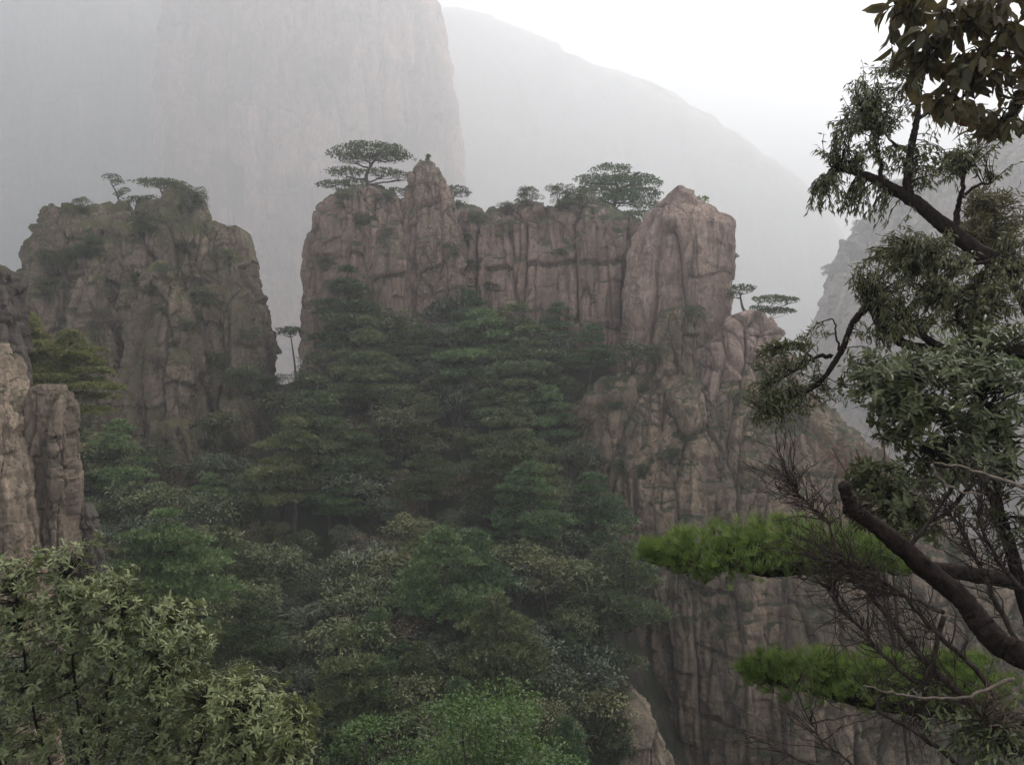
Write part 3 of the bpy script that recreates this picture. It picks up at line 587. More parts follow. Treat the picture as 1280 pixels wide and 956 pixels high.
# plants rooted on ledges of the rocks
for k, x, y, w, lab in [
 ('gpine', 700, 440, 62, 'green tiered pine on a ledge of the flat-topped wall'),
 ('gpine', 738, 485, 66, 'green pine at the top edge of the fluted cliff'),
 ('dark', 790, 474, 58, 'dark round shrub in the notch under the tooth'),
 ('dark', 868, 412, 40, 'dark shrub filling the crevice at the foot of the tooth'),
 ('olive', 826, 462, 44, 'olive shrub beside the small upright block'),
 ('grey', 690, 420, 40, 'dark green shrub above the ledge pine on the flat-topped wall'),
 ('olive', 838, 474, 20, 'small bright tuft above the fluted cliff'),
 ('dark', 770, 600, 34, 'dark shrub half way up the fluted cliff'),
 ('dark', 766, 640, 30, 'small shrub low in the shady corner of the fluted cliff'),
 ('pine', 110, 335, 46, 'small pine on the upper ledge of the mossy peak'),
 ('olive', 190, 300, 50, 'olive shrub under the umbrella pine on the mossy peak'),
 ('dark', 236, 272, 44, 'dense shrub behind the umbrella pine on the mossy peak'),
 ('dark', 180, 310, 40, 'dark shrub below the olive one on the mossy peak'),
 ('olive', 100, 268, 26, 'low shrub on the flat shoulder of the mossy peak'),
 ('brown', 283, 290, 16, 'tiny dry shrub at the peak\'s sharp shoulder'),
 ('olive', 255, 395, 40, 'yellowish tuft half way down the mossy peak'),
 ('olive', 70, 350, 50, 'olive shrub along the shaded edge of the mossy peak'),
 ('olive', 60, 385, 46, 'olive shrub lower on the shaded edge of the mossy peak'),
 ('brown', 140, 420, 44, 'brown shrub in a crack of the mossy peak'),
 ('olive', 310, 440, 40, 'olive shrub at the gap side of the mossy peak'),
 ('brown', 200, 470, 46, 'brown shrub near the foot of the mossy peak'),
 ('olive', 270, 470, 40, 'olive shrub near the foot of the mossy peak'),
 ('dark', 300, 500, 50, 'dark shrub at the foot of the mossy peak'),
 ('dark', 660, 262, 36, 'low shrub on the flat top nearest the saddle'),
 ('dark', 700, 266, 40, 'low shrub on the middle of the flat top'),
 ('dark', 728, 268, 42, 'bushy shrub beside the round-crowned pine'),
 ('dark', 632, 272, 26, 'small shrub at the flat top\'s edge'),
 ('dark', 596, 284, 26, 'small shrub in the saddle between spire and wall'),
 ('dark', 480, 262, 30, 'small shrub at the foot of the pointed spire'),
 ('dark', 430, 262, 26, 'small shrub under the widest flat pine'),
 ('dark', 455, 295, 34, 'dark creeping shrub on the face of the square tower'),
 ('dark', 560, 330, 30, 'dark shrub in a gully of the saddle'),
 ('olive', 460, 400, 50, 'olive shrub low on the square tower'),
 ('olive', 420, 440, 46, 'olive shrub at the corner of the square tower'),
 ('gpine', 560, 420, 56, 'small green pine in front of the saddle'),
 ('dark', 1040, 352, 26, 'small tree on the brink of the hazy cliff'),
 ('dark', 1065, 330, 34, 'leaning tree on the brink of the hazy cliff'),
 ('dark', 1085, 305, 40, 'bushy tree high on the brink of the hazy cliff'),
 ('dark', 1130, 268, 52, 'tallest misty tree on the hazy cliff'),
]:
    on_rock(k, x, y, w, None, lab, 'plants on the rock ledges')
for n_, (xa, xb, ya, yb), kinds, where in [(16, (62, 318, 310, 480), ['olive', 'brown', 'olive', 'dark'], 'on the face of the mossy peak'), (8, (400, 600, 300, 400), ['dark', 'olive'], 'on the face of the square tower'),
        (5, (612, 770, 300, 400), ['olive', 'dark'], 'on the flat-topped wall'), (12, (730, 1000, 490, 640), ['olive', 'brown', 'dark'], 'on the upper fluted cliff'), (8, (820, 1060, 720, 940), ['olive', 'dark'], 'on the lower fluted cliff')]:
    for i in range(n_):
        on_rock(kinds[i % len(kinds)], rng.uniform(xa, xb), rng.uniform(ya, yb), rng.uniform(14, 34), where, None, 'plants on the rock ledges')
# give every plant of the slope a label of its own
ORD = ['topmost', 'second highest', 'third highest', 'fourth highest', 'fifth highest', 'sixth highest', 'seventh highest', 'eighth highest', 'ninth highest', 'tenth highest', 'eleventh highest', 'twelfth highest']
byk = {}
for rec in PLANTED:
    size = 'small' if rec[4] < 52 else 'medium' if rec[4] < 72 else 'large'
    byk.setdefault((size, rec[1], rec[5]), []).append(rec)
for (size, k, z), rs in byk.items():
    rs.sort(key=lambda r: r[3])
    for i, r in enumerate(rs):
        r[0]['label'] = f'{size} {KIND[k][0]} {z}' if len(rs) == 1 else f'{ORD[i]} {size} {KIND[k][0]} {z}'

# bigger plants nearer than the slope
def big_tree(name, base, proto, s, label, cat, rz=0.0): return plant(proto, name, base, s, rz, label, cat, None)
b = np.array(P(80, 560, 34)); big_tree('pine_tree', b, pine_proto('pine_yellow', 231, 4.6, 2.0, 11, 0.15, 520), 1.0, 'yellow olive pine with drooping tiers behind the dark rock post', 'pine tree')
b = np.array(P(205, 800, 30)); big_tree('pine_tree', b, pine_proto('pine_mid', 232, 4.4, 2.3, 10, 0.15, 600), 1.0, 'wide green tiered pine above the leafy bush', 'pine tree', 1.0)
b = np.array(P(42, 500, 35)); big_tree('pine_tree', b, pine_proto('pine_yellow', 233, 4.2, 1.6, 10, 0.15, 420), 0.85, 'smaller yellow olive pine hugging the dark rock post', 'pine tree', 2.0)
def dome_tree(name, px, py, Y, w, h, mat, label, n, leaf, seed):
    base = P(px, py, Y); base[2] = min(H(base[0:1], base[1:2])[0], base[2]-h)
    hh = P(px, py, Y)[2] - base[2]
    pr = shrub_proto(mat, seed, hh, w, n, leaf, 60, 0.7, 'bark_far'); return plant(pr, name, base, 1.0, 0.3, label, 'tree', None)
dome_tree('leafy_tree', 600, 872, 15, 1.75, 2.5, 'fresh_leaf', 'fresh green leafy treetop rising from the ravine', 15000, 0.085, 241)
dome_tree('leafy_tree', 458, 912, 17, 1.25, 2.2, 'fresh_leaf', 'small fresh green treetop beside the leafy bush', 8000, 0.085, 242)

# ------------------------------------------------------------------ close plants
def near(points, per=6): return smooth([P(*p) for p in points], per, 0.004 if per < 8 else 0.0015)
def px_rad(px, Y): return px*S*Y/2
class Near:
    """a plant close to the camera: traced limbs, twigs that leave them for clumps of leaves"""
    def __init__(s, name, base, label, cat, bark, seed):
        s.root = empty(name, base, label, cat); s.rng = np.random.default_rng(seed); s.bark = bark; s.limbs = []; s.tw = Geo()
    def limb(s, pts, w0, w1, part='limb', n=9, mat=None):
        big = w0 > 9; L = near(pts, 18 if big else 6); Y = np.array([p[2] for p in pts]).mean(); g = Geo(); r = np.linspace(px_rad(w0, Y), px_rad(w1, Y), len(L))
        r = r*(1 + (0.0 if big else 0.03)*s.rng.normal(size=len(L))); tube(g, L, r, 22 if big else n, 0.5, 0.42 if big else 0.0); g.build(part, M[mat or s.bark], s.root, True); s.limbs.append(L); return L
    def twig(s, a, e, r=0.005, wob=0.02, sag=0.0):
        m = a*0.5 + e*0.5 + s.rng.normal(0, wob, 3) + np.array((0, 0, sag)); t = smooth([a, m, e], 4, wob*0.15, s.rng); tube(s.tw, t, np.linspace(r, r*0.35, len(t)), 4); return t
    def clump(s, geo, x, y, rx, ry, Y, n, L, W, mode, per=9, yr=0.5, spread=1.0):
        allp = np.concatenate(s.limbs)
        for k in range(n):
            o = rand_dir(1, s.rng)[0]*s.rng.random()**0.4
            e = P(x, y, Y) + o*np.array((rx*S*Y, yr, ry*S*Y))
            a = allp[np.argmin(np.linalg.norm((allp-e)*np.array((1, 0.5, 1)), axis=1) + s.rng.random(len(allp))*0.10)]
            if np.linalg.norm(a-e) > 0.7: a = e + (a-e)*0.7/np.linalg.norm(a-e)
            t = s.twig(a, e, 0.004, 0.02, 0.03)
            if mode == 'whorl':
                an = s.rng.random(per)*6.3; ax = unit(t[-1]-t[-3])*0.5 + np.array((0, 0, 0.5)); ax = unit(ax + s.rng.normal(0, 0.25, 3))
                s1 = unit(np.cross(ax, np.array((0.3, 1, 0.1)))); s2 = np.cross(ax, s1)
                d = np.cos(an)[:, None]*s1 + np.sin(an)[:, None]*s2 + ax*s.rng.uniform(0.0, 0.8, per)[:, None]
                base = t[-1] + s.rng.normal(0, 0.012, (per, 3)); nn = unit(ax + s.rng.normal(0, 0.25, (per, 3)))
                tint = np.clip(s.rng.random()*0.55 + s.rng.random(per)*0.45, 0, 0.999)
                broad_leaves(geo, base, d, nn, L*s.rng.uniform(0.65, 1.2, per), W, tint, s.rng, 0.2)
            else:
                f = s.rng.random(per)**0.7*(len(t)-1); i = f.astype(int).clip(0, len(t)-2); base = t[i] + (t[i+1]-t[i])*(f-i)[:, None]
                down = {'droop': -0.9, 'tuft': 0.25, 'big': -0.75}[mode]
                d = rand_dir(per, s.rng)*0.75*spread + np.array((0, 0, down)) + unit(t[-1]-t[0])*0.4
                nn = unit(rand_dir(per, s.rng)*0.8 + np.array((0, -0.3, 0.6))); tint = np.clip(s.rng.random()*0.5 + s.rng.random(per)*0.5, 0, 1)
                fn = broad_leaves if mode == 'big' else leaves
                fn(geo, base + s.rng.normal(0, 0.006, (per, 3)), d, nn, L*s.rng.uniform(0.6, 1.25, per), W*s.rng.uniform(0.8, 1.2, per), tint=tint, rng=s.rng)
    def done(s, name='twigs'):
        if s.tw.n: s.tw.build(name, M[s.bark], s.root, True)
        return s.root

# the tree with small hanging leaves
t = Near('leafy_tree', (3.4, 5.6, H(np.array([3.4]), np.array([5.6]))[0]), 'tree with dark drooping small leaves leaning over the mist', 'tree', 'bark', 51)
gz = float(t.root.location.z)
trunk = [((3.4/(S*5.6)+640), 478-gz/(S*5.6)+30, 5.6), (1335, 760, 5.6), (1352, 600, 5.7), (1345, 460, 5.8), (1310, 350, 5.9)]
t.limb(trunk, 52, 28, 'trunk', 12)
t.limb([(1318, 362, 5.9), (1280, 334, 5.95), (1235, 322, 6.0), (1182, 283, 6.0), (1140, 250, 6.0), (1103, 229, 6.0), (1076, 218, 6.0), (1050, 212, 6.1), (1030, 222, 6.1)], 24, 4)
t.limb([(1138, 249, 6.0), (1134, 226, 6.0), (1138, 190, 6.0), (1146, 150, 6.0), (1150, 112, 6.0), (1158, 84, 6.0)], 11, 4)
t.limb([(1193, 288, 6.0), (1198, 262, 6.0), (1203, 235, 5.9), (1206, 205, 5.9)], 9, 4)
t.limb([(1203, 246, 6.0), (1222, 232, 6.0), (1240, 228, 6.0)], 5, 2); t.limb([(1102, 227, 6.0), (1100, 200, 6.0), (1094, 178, 6.1), (1088, 150, 6.1)], 6, 3)
t.limb([(1139, 188, 6.0), (1118, 180, 6.0), (1100, 160, 6.0)], 5, 2); t.limb([(1145, 148, 6.0), (1170, 138, 6.0), (1190, 130, 6.0)], 5, 2)
t.limb([(1350, 470, 5.7), (1280, 441, 5.8), (1225, 428, 5.8), (1186, 437, 5.8), (1150, 418, 5.8), (1122, 402, 5.8)], 18, 5)
t.limb([(1222, 428, 5.8), (1200, 405, 5.8), (1192, 385, 5.8), (1170, 370, 5.8)], 7, 3); t.limb([(1228, 420, 5.8), (1226, 380, 5.9), (1230, 340, 5.9)], 7, 4)
t.limb([(1240, 326, 5.95), (1200, 330, 5.9), (1170, 320, 5.9), (1150, 322, 5.9)], 6, 2)
t.limb([(1180, 436, 5.8), (1130, 430, 5.9), (1100, 405, 6.0), (1087, 384, 6.1), (1066, 404, 6.2), (1052, 438, 6.2), (1024, 478, 6.2), (990, 497, 6.2), (955, 516, 6.2)], 11, 4)
t.limb([(1040, 446, 6.2), (1022, 446, 6.2), (1000, 460, 6.2), (962, 482, 6.2)], 6, 2); t.limb([(1018, 452, 6.2), (1000, 434, 6.2), (982, 428, 6.2), (972, 436, 6.2)], 4, 1.5)
t.limb([(1050, 440, 6.2), (1045, 418, 6.2), (1040, 400, 6.2), (1020, 404, 6.2)], 3, 1)
g = Geo()
for x, y, rx, ry, n in [(1098,88,26,24,30),(1075,120,24,22,26),(1060,150,26,20,26),(1045,168,16,20,16),(1090,150,22,24,24),(1110,120,22,28,26),(1085,185,20,14,14),(1060,200,22,14,16),(1035,235,18,18,20),(1060,255,22,16,22),(1085,270,16,12,12),(1030,258,12,10,8),
        (1120,205,16,22,16),(1112,150,14,20,12),(1170,205,16,26,22),(1190,200,18,24,22),(1205,190,16,18,14),(1225,180,20,16,14),(1160,225,14,14,10),(1255,215,12,8,5),(1180,160,14,10,8)]:
    t.clump(g, x, y, rx, ry, 6.0, int(n*1.6), 0.052, 0.0125, 'droop', 12, 0.35)
g.build('foliage', M['droop_leaf'], t.root)
g = Geo()
for x, y, rx, ry, n in [(1112,305,24,24,30),(1095,335,18,24,22),(1130,340,30,26,34),(1110,372,26,22,28),(1160,310,28,24,28),(1165,355,30,26,34),(1200,370,30,26,30),(1240,375,30,30,30),(1270,400,20,30,18),(1150,390,26,18,20),(1105,420,22,22,18),(1210,405,20,14,14),(1262,340,20,20,16),(1230,350,26,24,18),(1185,330,26,20,14),(1272,300,14,26,10),(1135,400,22,16,12)]:
    t.clump(g, x, y, rx, ry, 5.9, int(n*2.3), 0.056, 0.0135, 'droop', 12, 0.45)
g.build('foliage', M['droop_leaf'], t.root)
g = Geo()
for x, y, rx, ry, n in [(960,455,26,22,26),(990,450,24,20,22),(945,490,18,22,22),(975,500,28,24,30),(960,530,22,18,18),(1000,520,22,18,12),(1005,470,24,18,16),(1035,500,18,26,12),(1020,425,14,10,6)]:
    t.clump(g, x, y, rx, ry, 6.2, int(n*1.4), 0.060, 0.013, 'tuft', 12, 0.3, 1.3)
tag(g.build('foliage', M['olive_leaf'], t.root), 'feathery olive tufts on the lowest curved limb')
t.done()

# the whorled-leaf shrub that fills the middle of the close tangle
t = Near('leafy_shrub', (3.2, 5.2, H(np.array([3.2]), np.array([5.2]))[0]), 'shrub with glossy whorled leaves between drooping tree and broken trunk', 'shrub', 'bark', 52)
t.limb([(1340, 1150, 5.2), (1310, 900, 5.3), (1270, 700, 5.3), (1220, 590, 5.3), (1150, 560, 5.3)], 16, 6, 'stem')
t.limb([(1290, 800, 5.3), (1250, 640, 5.3), (1240, 520, 5.3), (1200, 470, 5.4)], 10, 4, 'stem'); t.limb([(1222, 592, 5.3), (1160, 560, 5.3), (1142, 530, 5.3), (1130, 500, 5.4), (1120, 470, 5.4)], 6, 3, 'stem')
t.limb([(1220, 600, 5.3), (1170, 650, 5.2), (1130, 640, 5.2), (1100, 620, 5.2)], 6, 3, 'stem')
g = Geo()
for x, y, rx, ry, n in [(1095,460,28,20,24),(1075,480,16,18,14),(1125,470,26,26,24),(1110,500,30,24,28),(1150,460,26,24,20),(1180,470,30,28,26),(1220,470,30,28,24),(1260,470,24,30,20),(1150,510,30,22,22),(1190,520,32,26,24),(1240,530,34,32,26),(1130,540,26,16,16),(1180,560,30,20,16),
        (1105,590,24,14,14),(1090,615,18,20,16),(1120,625,26,22,22),(1095,650,20,20,14),(1140,660,24,18,12),(1150,600,24,16,12),(1215,575,30,22,20),(1260,600,26,26,20),(1240,655,24,22,12),(1262,540,20,30,16),(1200,440,30,16,14),(1250,420,30,20,14),(1175,590,26,20,12),(1270,660,16,26,10)]:
    t.clump(g, x, y, rx, ry, 5.3, int(n*2.0), 0.070, 0.020, 'whorl', 9, 0.45)
g.build('foliage', M['whorl_leaf'], t.root); t.done()

# rusty olive tree a little further back
t = Near('leafy_tree', (6.4, 9.2, H(np.array([6.4]), np.array([9.2]))[0]), 'tree with rusty olive feathery leaves behind the dark limb', 'tree', 'bark', 53)
t.limb([(1385, 1080, 9.2), (1365, 700, 9.3), (1320, 480, 9.3), (1270, 360, 9.4), (1230, 300, 9.4), (1215, 260, 9.4)], 20, 4, 'trunk')
t.limb([(1330, 500, 9.3), (1270, 470, 9.3), (1225, 480, 9.4)], 8, 3)
g = Geo()
for x, y, rx, ry, n in [(1235,250,28,18,30),(1260,275,24,24,34),(1220,285,26,22,30),(1245,305,34,22,36),(1200,300,18,16,16),(1270,320,20,20,16),(1270,250,16,16,12)]:
    t.clump(g, x, y, rx, ry, 9.4, int(n*1.8), 0.10, 0.018, 'tuft', 12, 0.5, 1.3)
g.build('foliage', M['rust_leaf'], t.root); g = Geo()
for x, y, rx, ry, n in [(1250,450,28,16,22),(1190,410,20,12,10),(1275,480,14,26,16),(1240,490,22,14,10)]:
    t.clump(g, x, y, rx, ry, 9.4, int(n*1.8), 0.10, 0.022, 'tuft', 12, 0.5, 1.3)
tag(g.build('foliage', M['fresh_leaf'], t.root), 'yellow green leafy sprays low on the tree'); t.done()

# broad leaves hanging into the top corner
t = Near('broadleaf_tree', (3.0, 3.2, H(np.array([3.0]), np.array([3.2]))[0]), 'tree with large dark pointed leaves hanging into the top corner', 'tree', 'bark', 54)
t.limb([(1640, 1060, 3.2), (1600, 600, 3.2), (1520, 200, 3.3), (1420, -60, 3.4), (1300, -120, 3.5)], 60, 20, 'trunk', 12)
t.limb([(1430, -50, 3.4), (1340, 10, 3.5), (1280, 50, 3.5), (1235, 70, 3.5), (1210, 110, 3.5)], 10, 2); t.limb([(1330, -105, 3.5), (1220, -50, 3.5), (1160, -10, 3.5), (1120, 20, 3.5)], 8, 2)
t.limb([(1420, -55, 3.4), (1300, -30, 3.5), (1220, 10, 3.5), (1180, 50, 3.5), (1160, 75, 3.5)], 8, 2); t.limb([(1400, -40, 3.4), (1330, 90, 3.5), (1280, 130, 3.5), (1245, 160, 3.5)], 8, 2)
t.limb([(1235, 72, 3.5), (1200, 130, 3.5), (1175, 148, 3.5)], 4, 1.5)
g = Geo()
for x, y, rx, ry, n in [(1125,10,24,16,9),(1160,15,34,22,16),(1210,15,40,24,20),(1260,15,30,24,16),(1150,50,24,20,11),(1190,55,34,26,17),(1235,55,34,24,15),(1272,60,18,26,10),(1165,85,20,18,8),(1200,95,30,22,13),(1240,105,28,20,10),(1190,125,26,16,9),(1225,145,26,16,8),(1262,150,22,20,9),(1275,110,14,20,6),(1245,168,20,10,5)]:
    t.clump(g, x, y, rx, ry, 3.5, max(3, int(n*0.66)), 0.100, 0.040, 'big', 6, 0.3)
g.build('foliage', M['maple_leaf'], t.root); t.done()

# the two level pine boughs
t = Near('pine_tree', (5.6, 7.4, H(np.array([5.6]), np.array([7.4]))[0]), 'pine reaching two level bright green boughs across the cliff', 'pine tree', 'bark', 55)
t.limb([(1447, 1200, 7.4), (1440, 1000, 7.4), (1420, 860, 7.4), (1400, 700, 7.4), (1390, 500, 7.4)], 46, 20, 'trunk', 12)
b1 = t.limb([(1405, 735, 7.4), (1280, 728, 7.3), (1180, 712, 7.2), (1080, 706, 7.1), (1000, 712, 7.0), (960, 716, 7.0), (905, 708, 7.0), (850, 700, 7.0)], 22, 3, 'branch')
b2 = t.limb([(1425, 920, 7.4), (1280, 900, 7.2), (1170, 890, 7.1), (1085, 880, 7.0), (1010, 862, 7.0), (955, 850, 7.0)], 20, 3, 'branch')
def bough(outline, Y, yr, n, seed):
    """needle tufts standing on a flat spray of twigs; outline rows are (x, top y, bottom y)"""
    rng = np.random.default_rng(seed); geo = Geo(); o = np.array(outline, float)
    x = rng.uniform(o[0, 0], o[-1, 0], n); top = np.interp(x, o[:, 0], o[:, 1]); bot = np.interp(x, o[:, 0], o[:, 2])
    u = rng.uniform(-1, 1, n); edge = np.clip((x-o[0, 0])/70, 0.25, 1)
    f = rng.random(n)**0.8; yy = bot + (top-bot)*(f*np.sqrt(np.clip(1-u*u*0.7, 0, 1)))
    Yp = Y + u*yr*edge
    c = np.stack(((x-640)*S*Y, Yp, (478-yy)*S*Y), 1)
    lump = fbm(np.stack((x/26.0, u*2.2, f*0.6), 1), 3, seed); c[:, 2] += np.where(f > 0.4, 0.07, 0.03)*lump; keep = lump > -0.42; c = c[keep]; f = f[keep]; n = len(c)
    tt = np.clip(rng.random(n)**1.4*0.75, 0, 1); c[:, 2] += rng.normal(0, 0.022, n)
    L = np.concatenate(t.limbs[1:])
    for k in range(0, n, 3):
        a = L[np.argmin(np.linalg.norm(L-c[k], axis=1) + rng.random(len(L))*0.12)]
        e = c[k]; tube(t.tw, smooth([a, a*.5+e*.5+np.array((0, 0, -.03)), e], 3), np.linspace(0.006, 0.003, 7), 4)
    ax0 = unit(np.array((-0.4, 0, 0.75)) + rng.normal(0, 0.35, (n, 3))); big = rng.uniform(0.7, 1.2, n)
    for k in range(26):
        d = unit(ax0 + rand_dir(n, rng)*0.62)
        leaves(geo, c, d, rand_dir(n, rng), rng.uniform(0.06, 0.115, n)*big, 0.0042, 0.1, 0.03, np.clip(tt + rng.random(n)*0.25, 0, 1), rng)
    return geo
bough([(803,686,694),(840,668,718),(880,662,726),(930,652,722),(985,646,718),(1040,652,714),(1085,672,710),(1120,694,706)], 7.05, 0.42, 1250, 61).build('needles', M['pine_green'], t.root)
bough([(926,830,842),(950,820,860),(1000,817,868),(1070,817,876),(1130,822,874),(1190,824,872),(1250,822,872)], 7.05, 0.38, 1150, 62).build('needles', M['pine_green'], t.root)
t.done()

# the broken dead trunk
t = Near('dead_tree', (2.9, 3.6, H(np.array([2.9]), np.array([3.6]))[0]), 'thick dark broken dead trunk slanting down to the corner', 'dead tree', 'bark', 56)
t.limb([(1500, 1010, 3.6), (1400, 905, 3.7), (1300, 832, 3.8), (1245, 800, 3.9), (1205, 752, 4.0), (1150, 704, 4.0), (1108, 668, 4.0), (1072, 642, 4.0), (1058, 634, 4.0)], 33, 16, 'trunk', 18)
t.limb([(1066, 640, 4.0), (1062, 626, 4.0), (1054, 606, 4.0)], 20, 14, 'broken_stub', 9)
t.limb([(1130, 690, 4.0), (1170, 640, 4.1), (1195, 590, 4.1), (1150, 575, 4.1)], 6, 2, 'branch'); t.limb([(1280, 610, 4.1), (1230, 592, 4.1), (1200, 583, 4.1), (1168, 578, 4.1)], 5, 2, 'branch', 7, 'dead_twig')
t.limb([(1164, 580, 4.1), (1172, 596, 4.1), (1190, 610, 4.1), (1225, 618, 4.1)], 4, 2, 'branch', 7, 'dead_twig'); t.done()

# leafless tangle
def tangle(name, label, base_xyz, stems, seed, mat, n_tw, yr=0.25, length=(0.12, 0.4)):
    t = Near(name, base_xyz, label, 'shrub', mat, seed)
    for st in stems: t.limb(st[0], st[1], st[2], 'stem', 6, 'twig')
    al = [l for l in t.limbs]
    for k in range(n_tw):
        L = al[int(t.rng.integers(len(al)))]; i = int(t.rng.integers(len(L)//3, len(L)-1)); a = L[i]; d = unit(L[i+1]-L[i])
        e = a + unit(d*0.8 + t.rng.normal(0, 0.55, 3) + np.array((-0.2, 0, 0.25)))*t.rng.uniform(*length); e[1] = a[1] + np.clip(e[1]-a[1], -yr, yr)
        tw = t.twig(a, e, t.rng.uniform(0.0022, 0.0048), 0.03)
        if t.rng.random() < 0.7:
            for j in range(2):
                b = tw[int(t.rng.integers(3, len(tw)-1))]; t.twig(b, b + unit(e-a + t.rng.normal(0, 0.12, 3))*t.rng.uniform(0.06, 0.2), 0.0022, 0.015)
    t.done(); return t
bx = (3.1, 4.6, float(H(np.array([3.1]), np.array([4.6]))[0]))
tangle('bare_shrub', 'leafless shrub of tangled dark twigs below the broken trunk', bx, [
 ([(1330,1010,4.6),(1270,930,4.6),(1215,880,4.6),(1160,830,4.6),(1110,770,4.6),(1060,715,4.6),(1000,690,4.6)], 11, 3),
 ([(1300,960,4.6),(1230,850,4.6),(1170,790,4.6),(1120,735,4.6),(1050,700,4.7)], 9, 3),
 ([(1330,900,4.6),(1270,800,4.7),(1230,720,4.7),(1200,660,4.7),(1170,620,4.7)], 8, 3),
 ([(1210,880,4.6),(1140,850,4.6),(1090,800,4.6),(1050,760,4.6),(1035,730,4.6)], 6, 2),
 ([(1180,770,4.6),(1162,840,4.6),(1150,900,4.6)], 7, 4),
 ([(1310,760,4.7),(1260,720,4.7),(1225,650,4.7),(1230,590,4.7)], 7, 3),
 ([(1050,712,4.6),(1040,668,4.6),(1030,645,4.6),(1005,625,4.6),(985,600,4.6)], 4, 1.5),
 ([(1180,765,4.6),(1130,745,4.6),(1090,735,4.6),(1040,690,4.6)], 6, 2)], 57, 'twig', 520)
tangle('bare_shrub', 'sparse bare stems arching along the bottom corner under the lower bough', (2.6, 4.4, float(H(np.array([2.6]), np.array([4.4]))[0])), [
 ([(1290,1080,4.4),(1230,990,4.4),(1180,940,4.4),(1130,905,4.4),(1100,890,4.4),(1098,872,4.4),(1112,860,4.4)], 8, 3),
 ([(1200,1060,4.4),(1080,980,4.4),(1020,958,4.4),(970,935,4.4),(925,914,4.4)], 5, 1.5),
 ([(1090,1000,4.4),(1060,950,4.4),(1030,930,4.4),(1010,890,4.4)], 4, 1.5)], 58, 'twig', 40)
t = Near('dead_branch', P(1262, 842, 4.3), 'bleached pale dead twig lying across the lower tangle', 'branch', 'dead_twig', 59)
t.limb([(1268,848,4.3),(1230,862,4.3),(1195,872,4.3),(1155,872,4.3),(1115,865,4.3),(1080,857,4.3)], 5, 2, 'stick', 7); t.limb([(1150,872,4.3),(1140,862,4.3)], 3, 1, 'stick'); t.done()
tangle('bare_shrub', 'reddish leafless shrub in front of the fluted cliff', (7.6, 16.5, float(H(np.array([7.6]), np.array([16.5]))[0])), [
 ([(1160,1200,16.5),(1120,820,16.5),(1090,640,16.5),(1070,560,16.5)], 5, 2), ([(1120,820,16.5),(1080,640,16.5),(1040,560,16.5)], 4, 1.5), ([(1130,860,16.5),(1110,640,16.5),(1105,545,16.5)], 4, 1.5)], 60, 'red_twig', 260, 0.8, (0.4, 1.1))
# low greenery in the corner
t = Near('leafy_shrub', (2.9, 4.3, float(H(np.array([2.9]), np.array([4.3]))[0])), 'low green shrub in the bottom corner under the pale twig', 'shrub', 'twig', 63)
t.limb([(1380,1200,4.3),(1300,1010,4.3),(1250,930,4.3),(1230,900,4.3)], 6, 2, 'stem')
g = Geo()
for x, y, rx, ry, n in [(1230,930,40,30,26),(1270,920,24,40,22),(1190,945,30,20,14),(1150,890,20,14,6)]: t.clump(g, x, y, rx, ry, 4.3, n, 0.06, 0.016, 'tuft', 10, 0.3, 1.2)
g.build('foliage', M['dark_leaf'], t.root); g = Geo()
for x, y, rx, ry, n in [(1262,890,20,24,14)]: t.clump(g, x, y, rx, ry, 4.2, n, 0.08, 0.006, 'tuft', 12, 0.15, 1.0)
tag(g.build('foliage', M['brown_leaf'], t.root), 'dry brown needle tuft'); t.done()

# the leafy bush
def bush(label, base, stems, clumps, Y, mat, seed, yr=0.6):
    t = Near('leafy_bush', base, label, 'bush', 'bark', seed)
    for s_ in stems: t.limb(s_, 5, 1.5, 'stem', 7)
    g = Geo()
    for x, y, rx, ry, n in clumps: t.clump(g, x, y, rx*1.1, ry*1.1, Y, max(3, int(n*3.4*t.rng.uniform(0.6, 1.3))), 0.070, 0.021, 'whorl', 9, yr)
    g.build('foliage', M[mat], t.root); t.done()
zb = float(H(np.array([-3.6]), np.array([8.0]))[0])
bush('big rounded leafy bush with pale olive leaf rosettes', (-3.6, 8.0, zb), [
  [(150,1120,8),(110,960,8),(90,820,8),(85,720,8)], [(150,1120,8),(60,950,8),(30,820,8),(20,740,8)], [(160,1120,8),(190,960,8),(200,860,8),(190,780,8)], [(160,1120,8),(240,960,8),(260,880,8)], [(150,1120,8),(0,960,8),(-40,850,8)], [(110,950,8),(140,840,8),(150,770,8)]],
 [(90,690,22,20,16),(30,715,34,24,24),(-10,740,20,40,16),(75,735,34,26,26),(120,735,30,22,22),(150,735,26,22,18),(110,770,44,28,34),(50,770,44,28,32),(10,790,34,30,24),(170,775,36,28,28),(215,775,28,26,22),(240,800,24,26,20),(150,810,44,28,32),(200,815,40,30,30),(90,810,40,20,20),(225,850,34,28,26),(180,860,30,24,16),(250,880,30,34,24),(215,910,34,30,18),(5,850,20,30,10),(10,940,24,22,10),(240,940,30,24,14),(190,945,24,20,14),(60,850,40,26,22),(120,870,44,30,24),(60,920,40,26,18),(130,930,44,26,20),(30,890,30,30,14),(160,905,36,26,16)], 8.0, 'bush_leaf', 71)
zb2 = float(H(np.array([-2.3]), np.array([7.6]))[0])
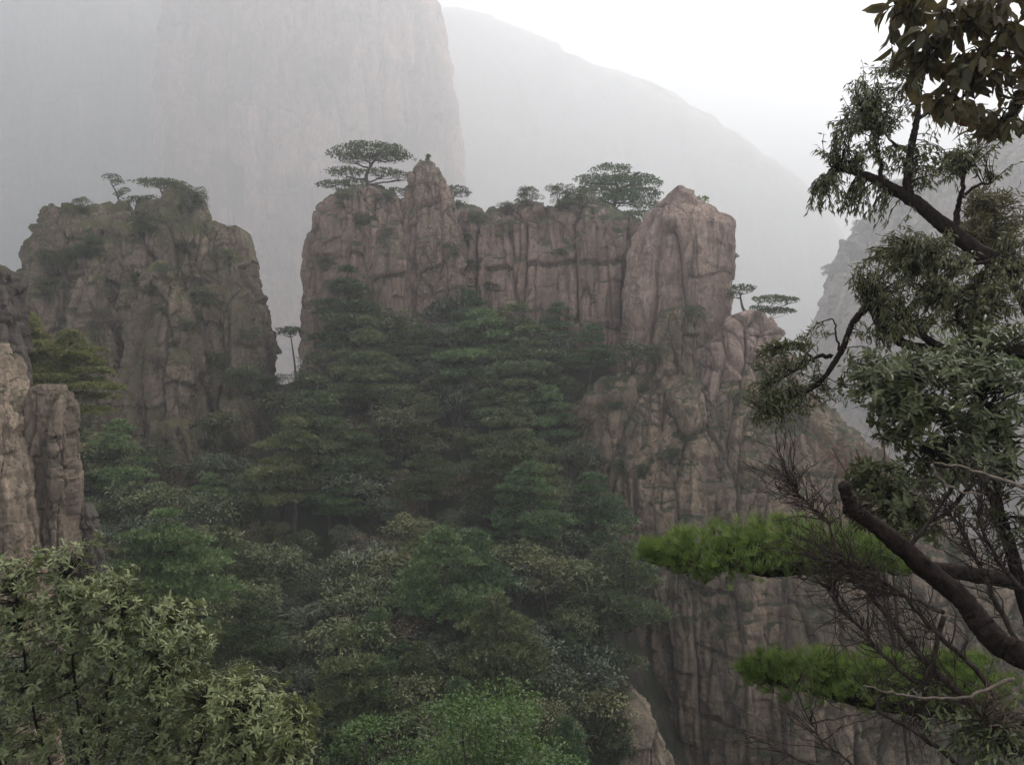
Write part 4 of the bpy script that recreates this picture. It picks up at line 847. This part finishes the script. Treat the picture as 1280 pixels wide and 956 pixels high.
bush('smaller paler leafy bush lower beside the big rounded one', (-2.3, 7.6, zb2), [[(320,1180,7.6),(310,1000,7.6),(300,900,7.6)], [(320,1180,7.6),(350,1000,7.6),(360,920,7.6)]],
 [(290,860,24,20,16),(310,880,30,24,22),(345,885,24,20,18),(370,910,22,22,18),(330,920,36,28,30),(375,940,20,20,16),(290,920,26,28,20),(345,955,40,24,26),(290,960,26,20,14)], 7.6, 'bush_leaf2', 72, 0.5)
dome_tree('shrub', 95, 800, 11, 1.35, 2.2, 'dark_leaf', 'added dark shrub standing in for shade right behind the big leafy bush', 6500, 0.085, 243)  # dark leaves put in as the shadow inside the bush
dome_tree('shrub', 250, 868, 10.5, 0.95, 2.0, 'dark_leaf', 'added dark shrub standing in for shade between the two leafy bushes', 4500, 0.085, 244)  # second added dark filler, for the shade between the bushes
# a pale stone under the bush
g = Geo(); add_rock(g, [(896,34,44),(904,28,54),(925,20,62),(1000,10,72)], 9.0, 0.3, nu=120, nv=70, cell=0.3, stretch=1.4, seed=90, reg=False); tag(g.build('boulder', M['rock_tan'], None, True), 'pale pinkish stone half hidden under the big leafy bush', 'stone')

# ------------------------------------------------------------------ the air
g = Geo(); x0, x1, y0, y1, z0, z1 = -3000, 3000, -60, 4600, -72, 600
g.add([(x0,y0,z0),(x1,y0,z0),(x1,y1,z0),(x0,y1,z0),(x0,y0,z1),(x1,y0,z1),(x1,y1,z1),(x0,y1,z1)], [(0,3,2,1),(4,5,6,7),(0,1,5,4),(1,2,6,5),(2,3,7,6),(3,0,4,7)])
hm = bpy.data.materials.new('haze'); hm.use_nodes = True; nt = hm.node_tree; nt.nodes.clear()
ho = nt.nodes.new("ShaderNodeOutputMaterial"); pv = nt.nodes.new("ShaderNodeVolumePrincipled"); pv.inputs['Color'].default_value = (0.655, 0.66, 0.662, 1)
pv.inputs['Density'].default_value = HAZE_DENSITY; pv.inputs['Anisotropy'].default_value = HAZE_G; nt.links.new(pv.outputs[0], ho.inputs['Volume'])
tag(g.build('haze', hm), kind='stuff')
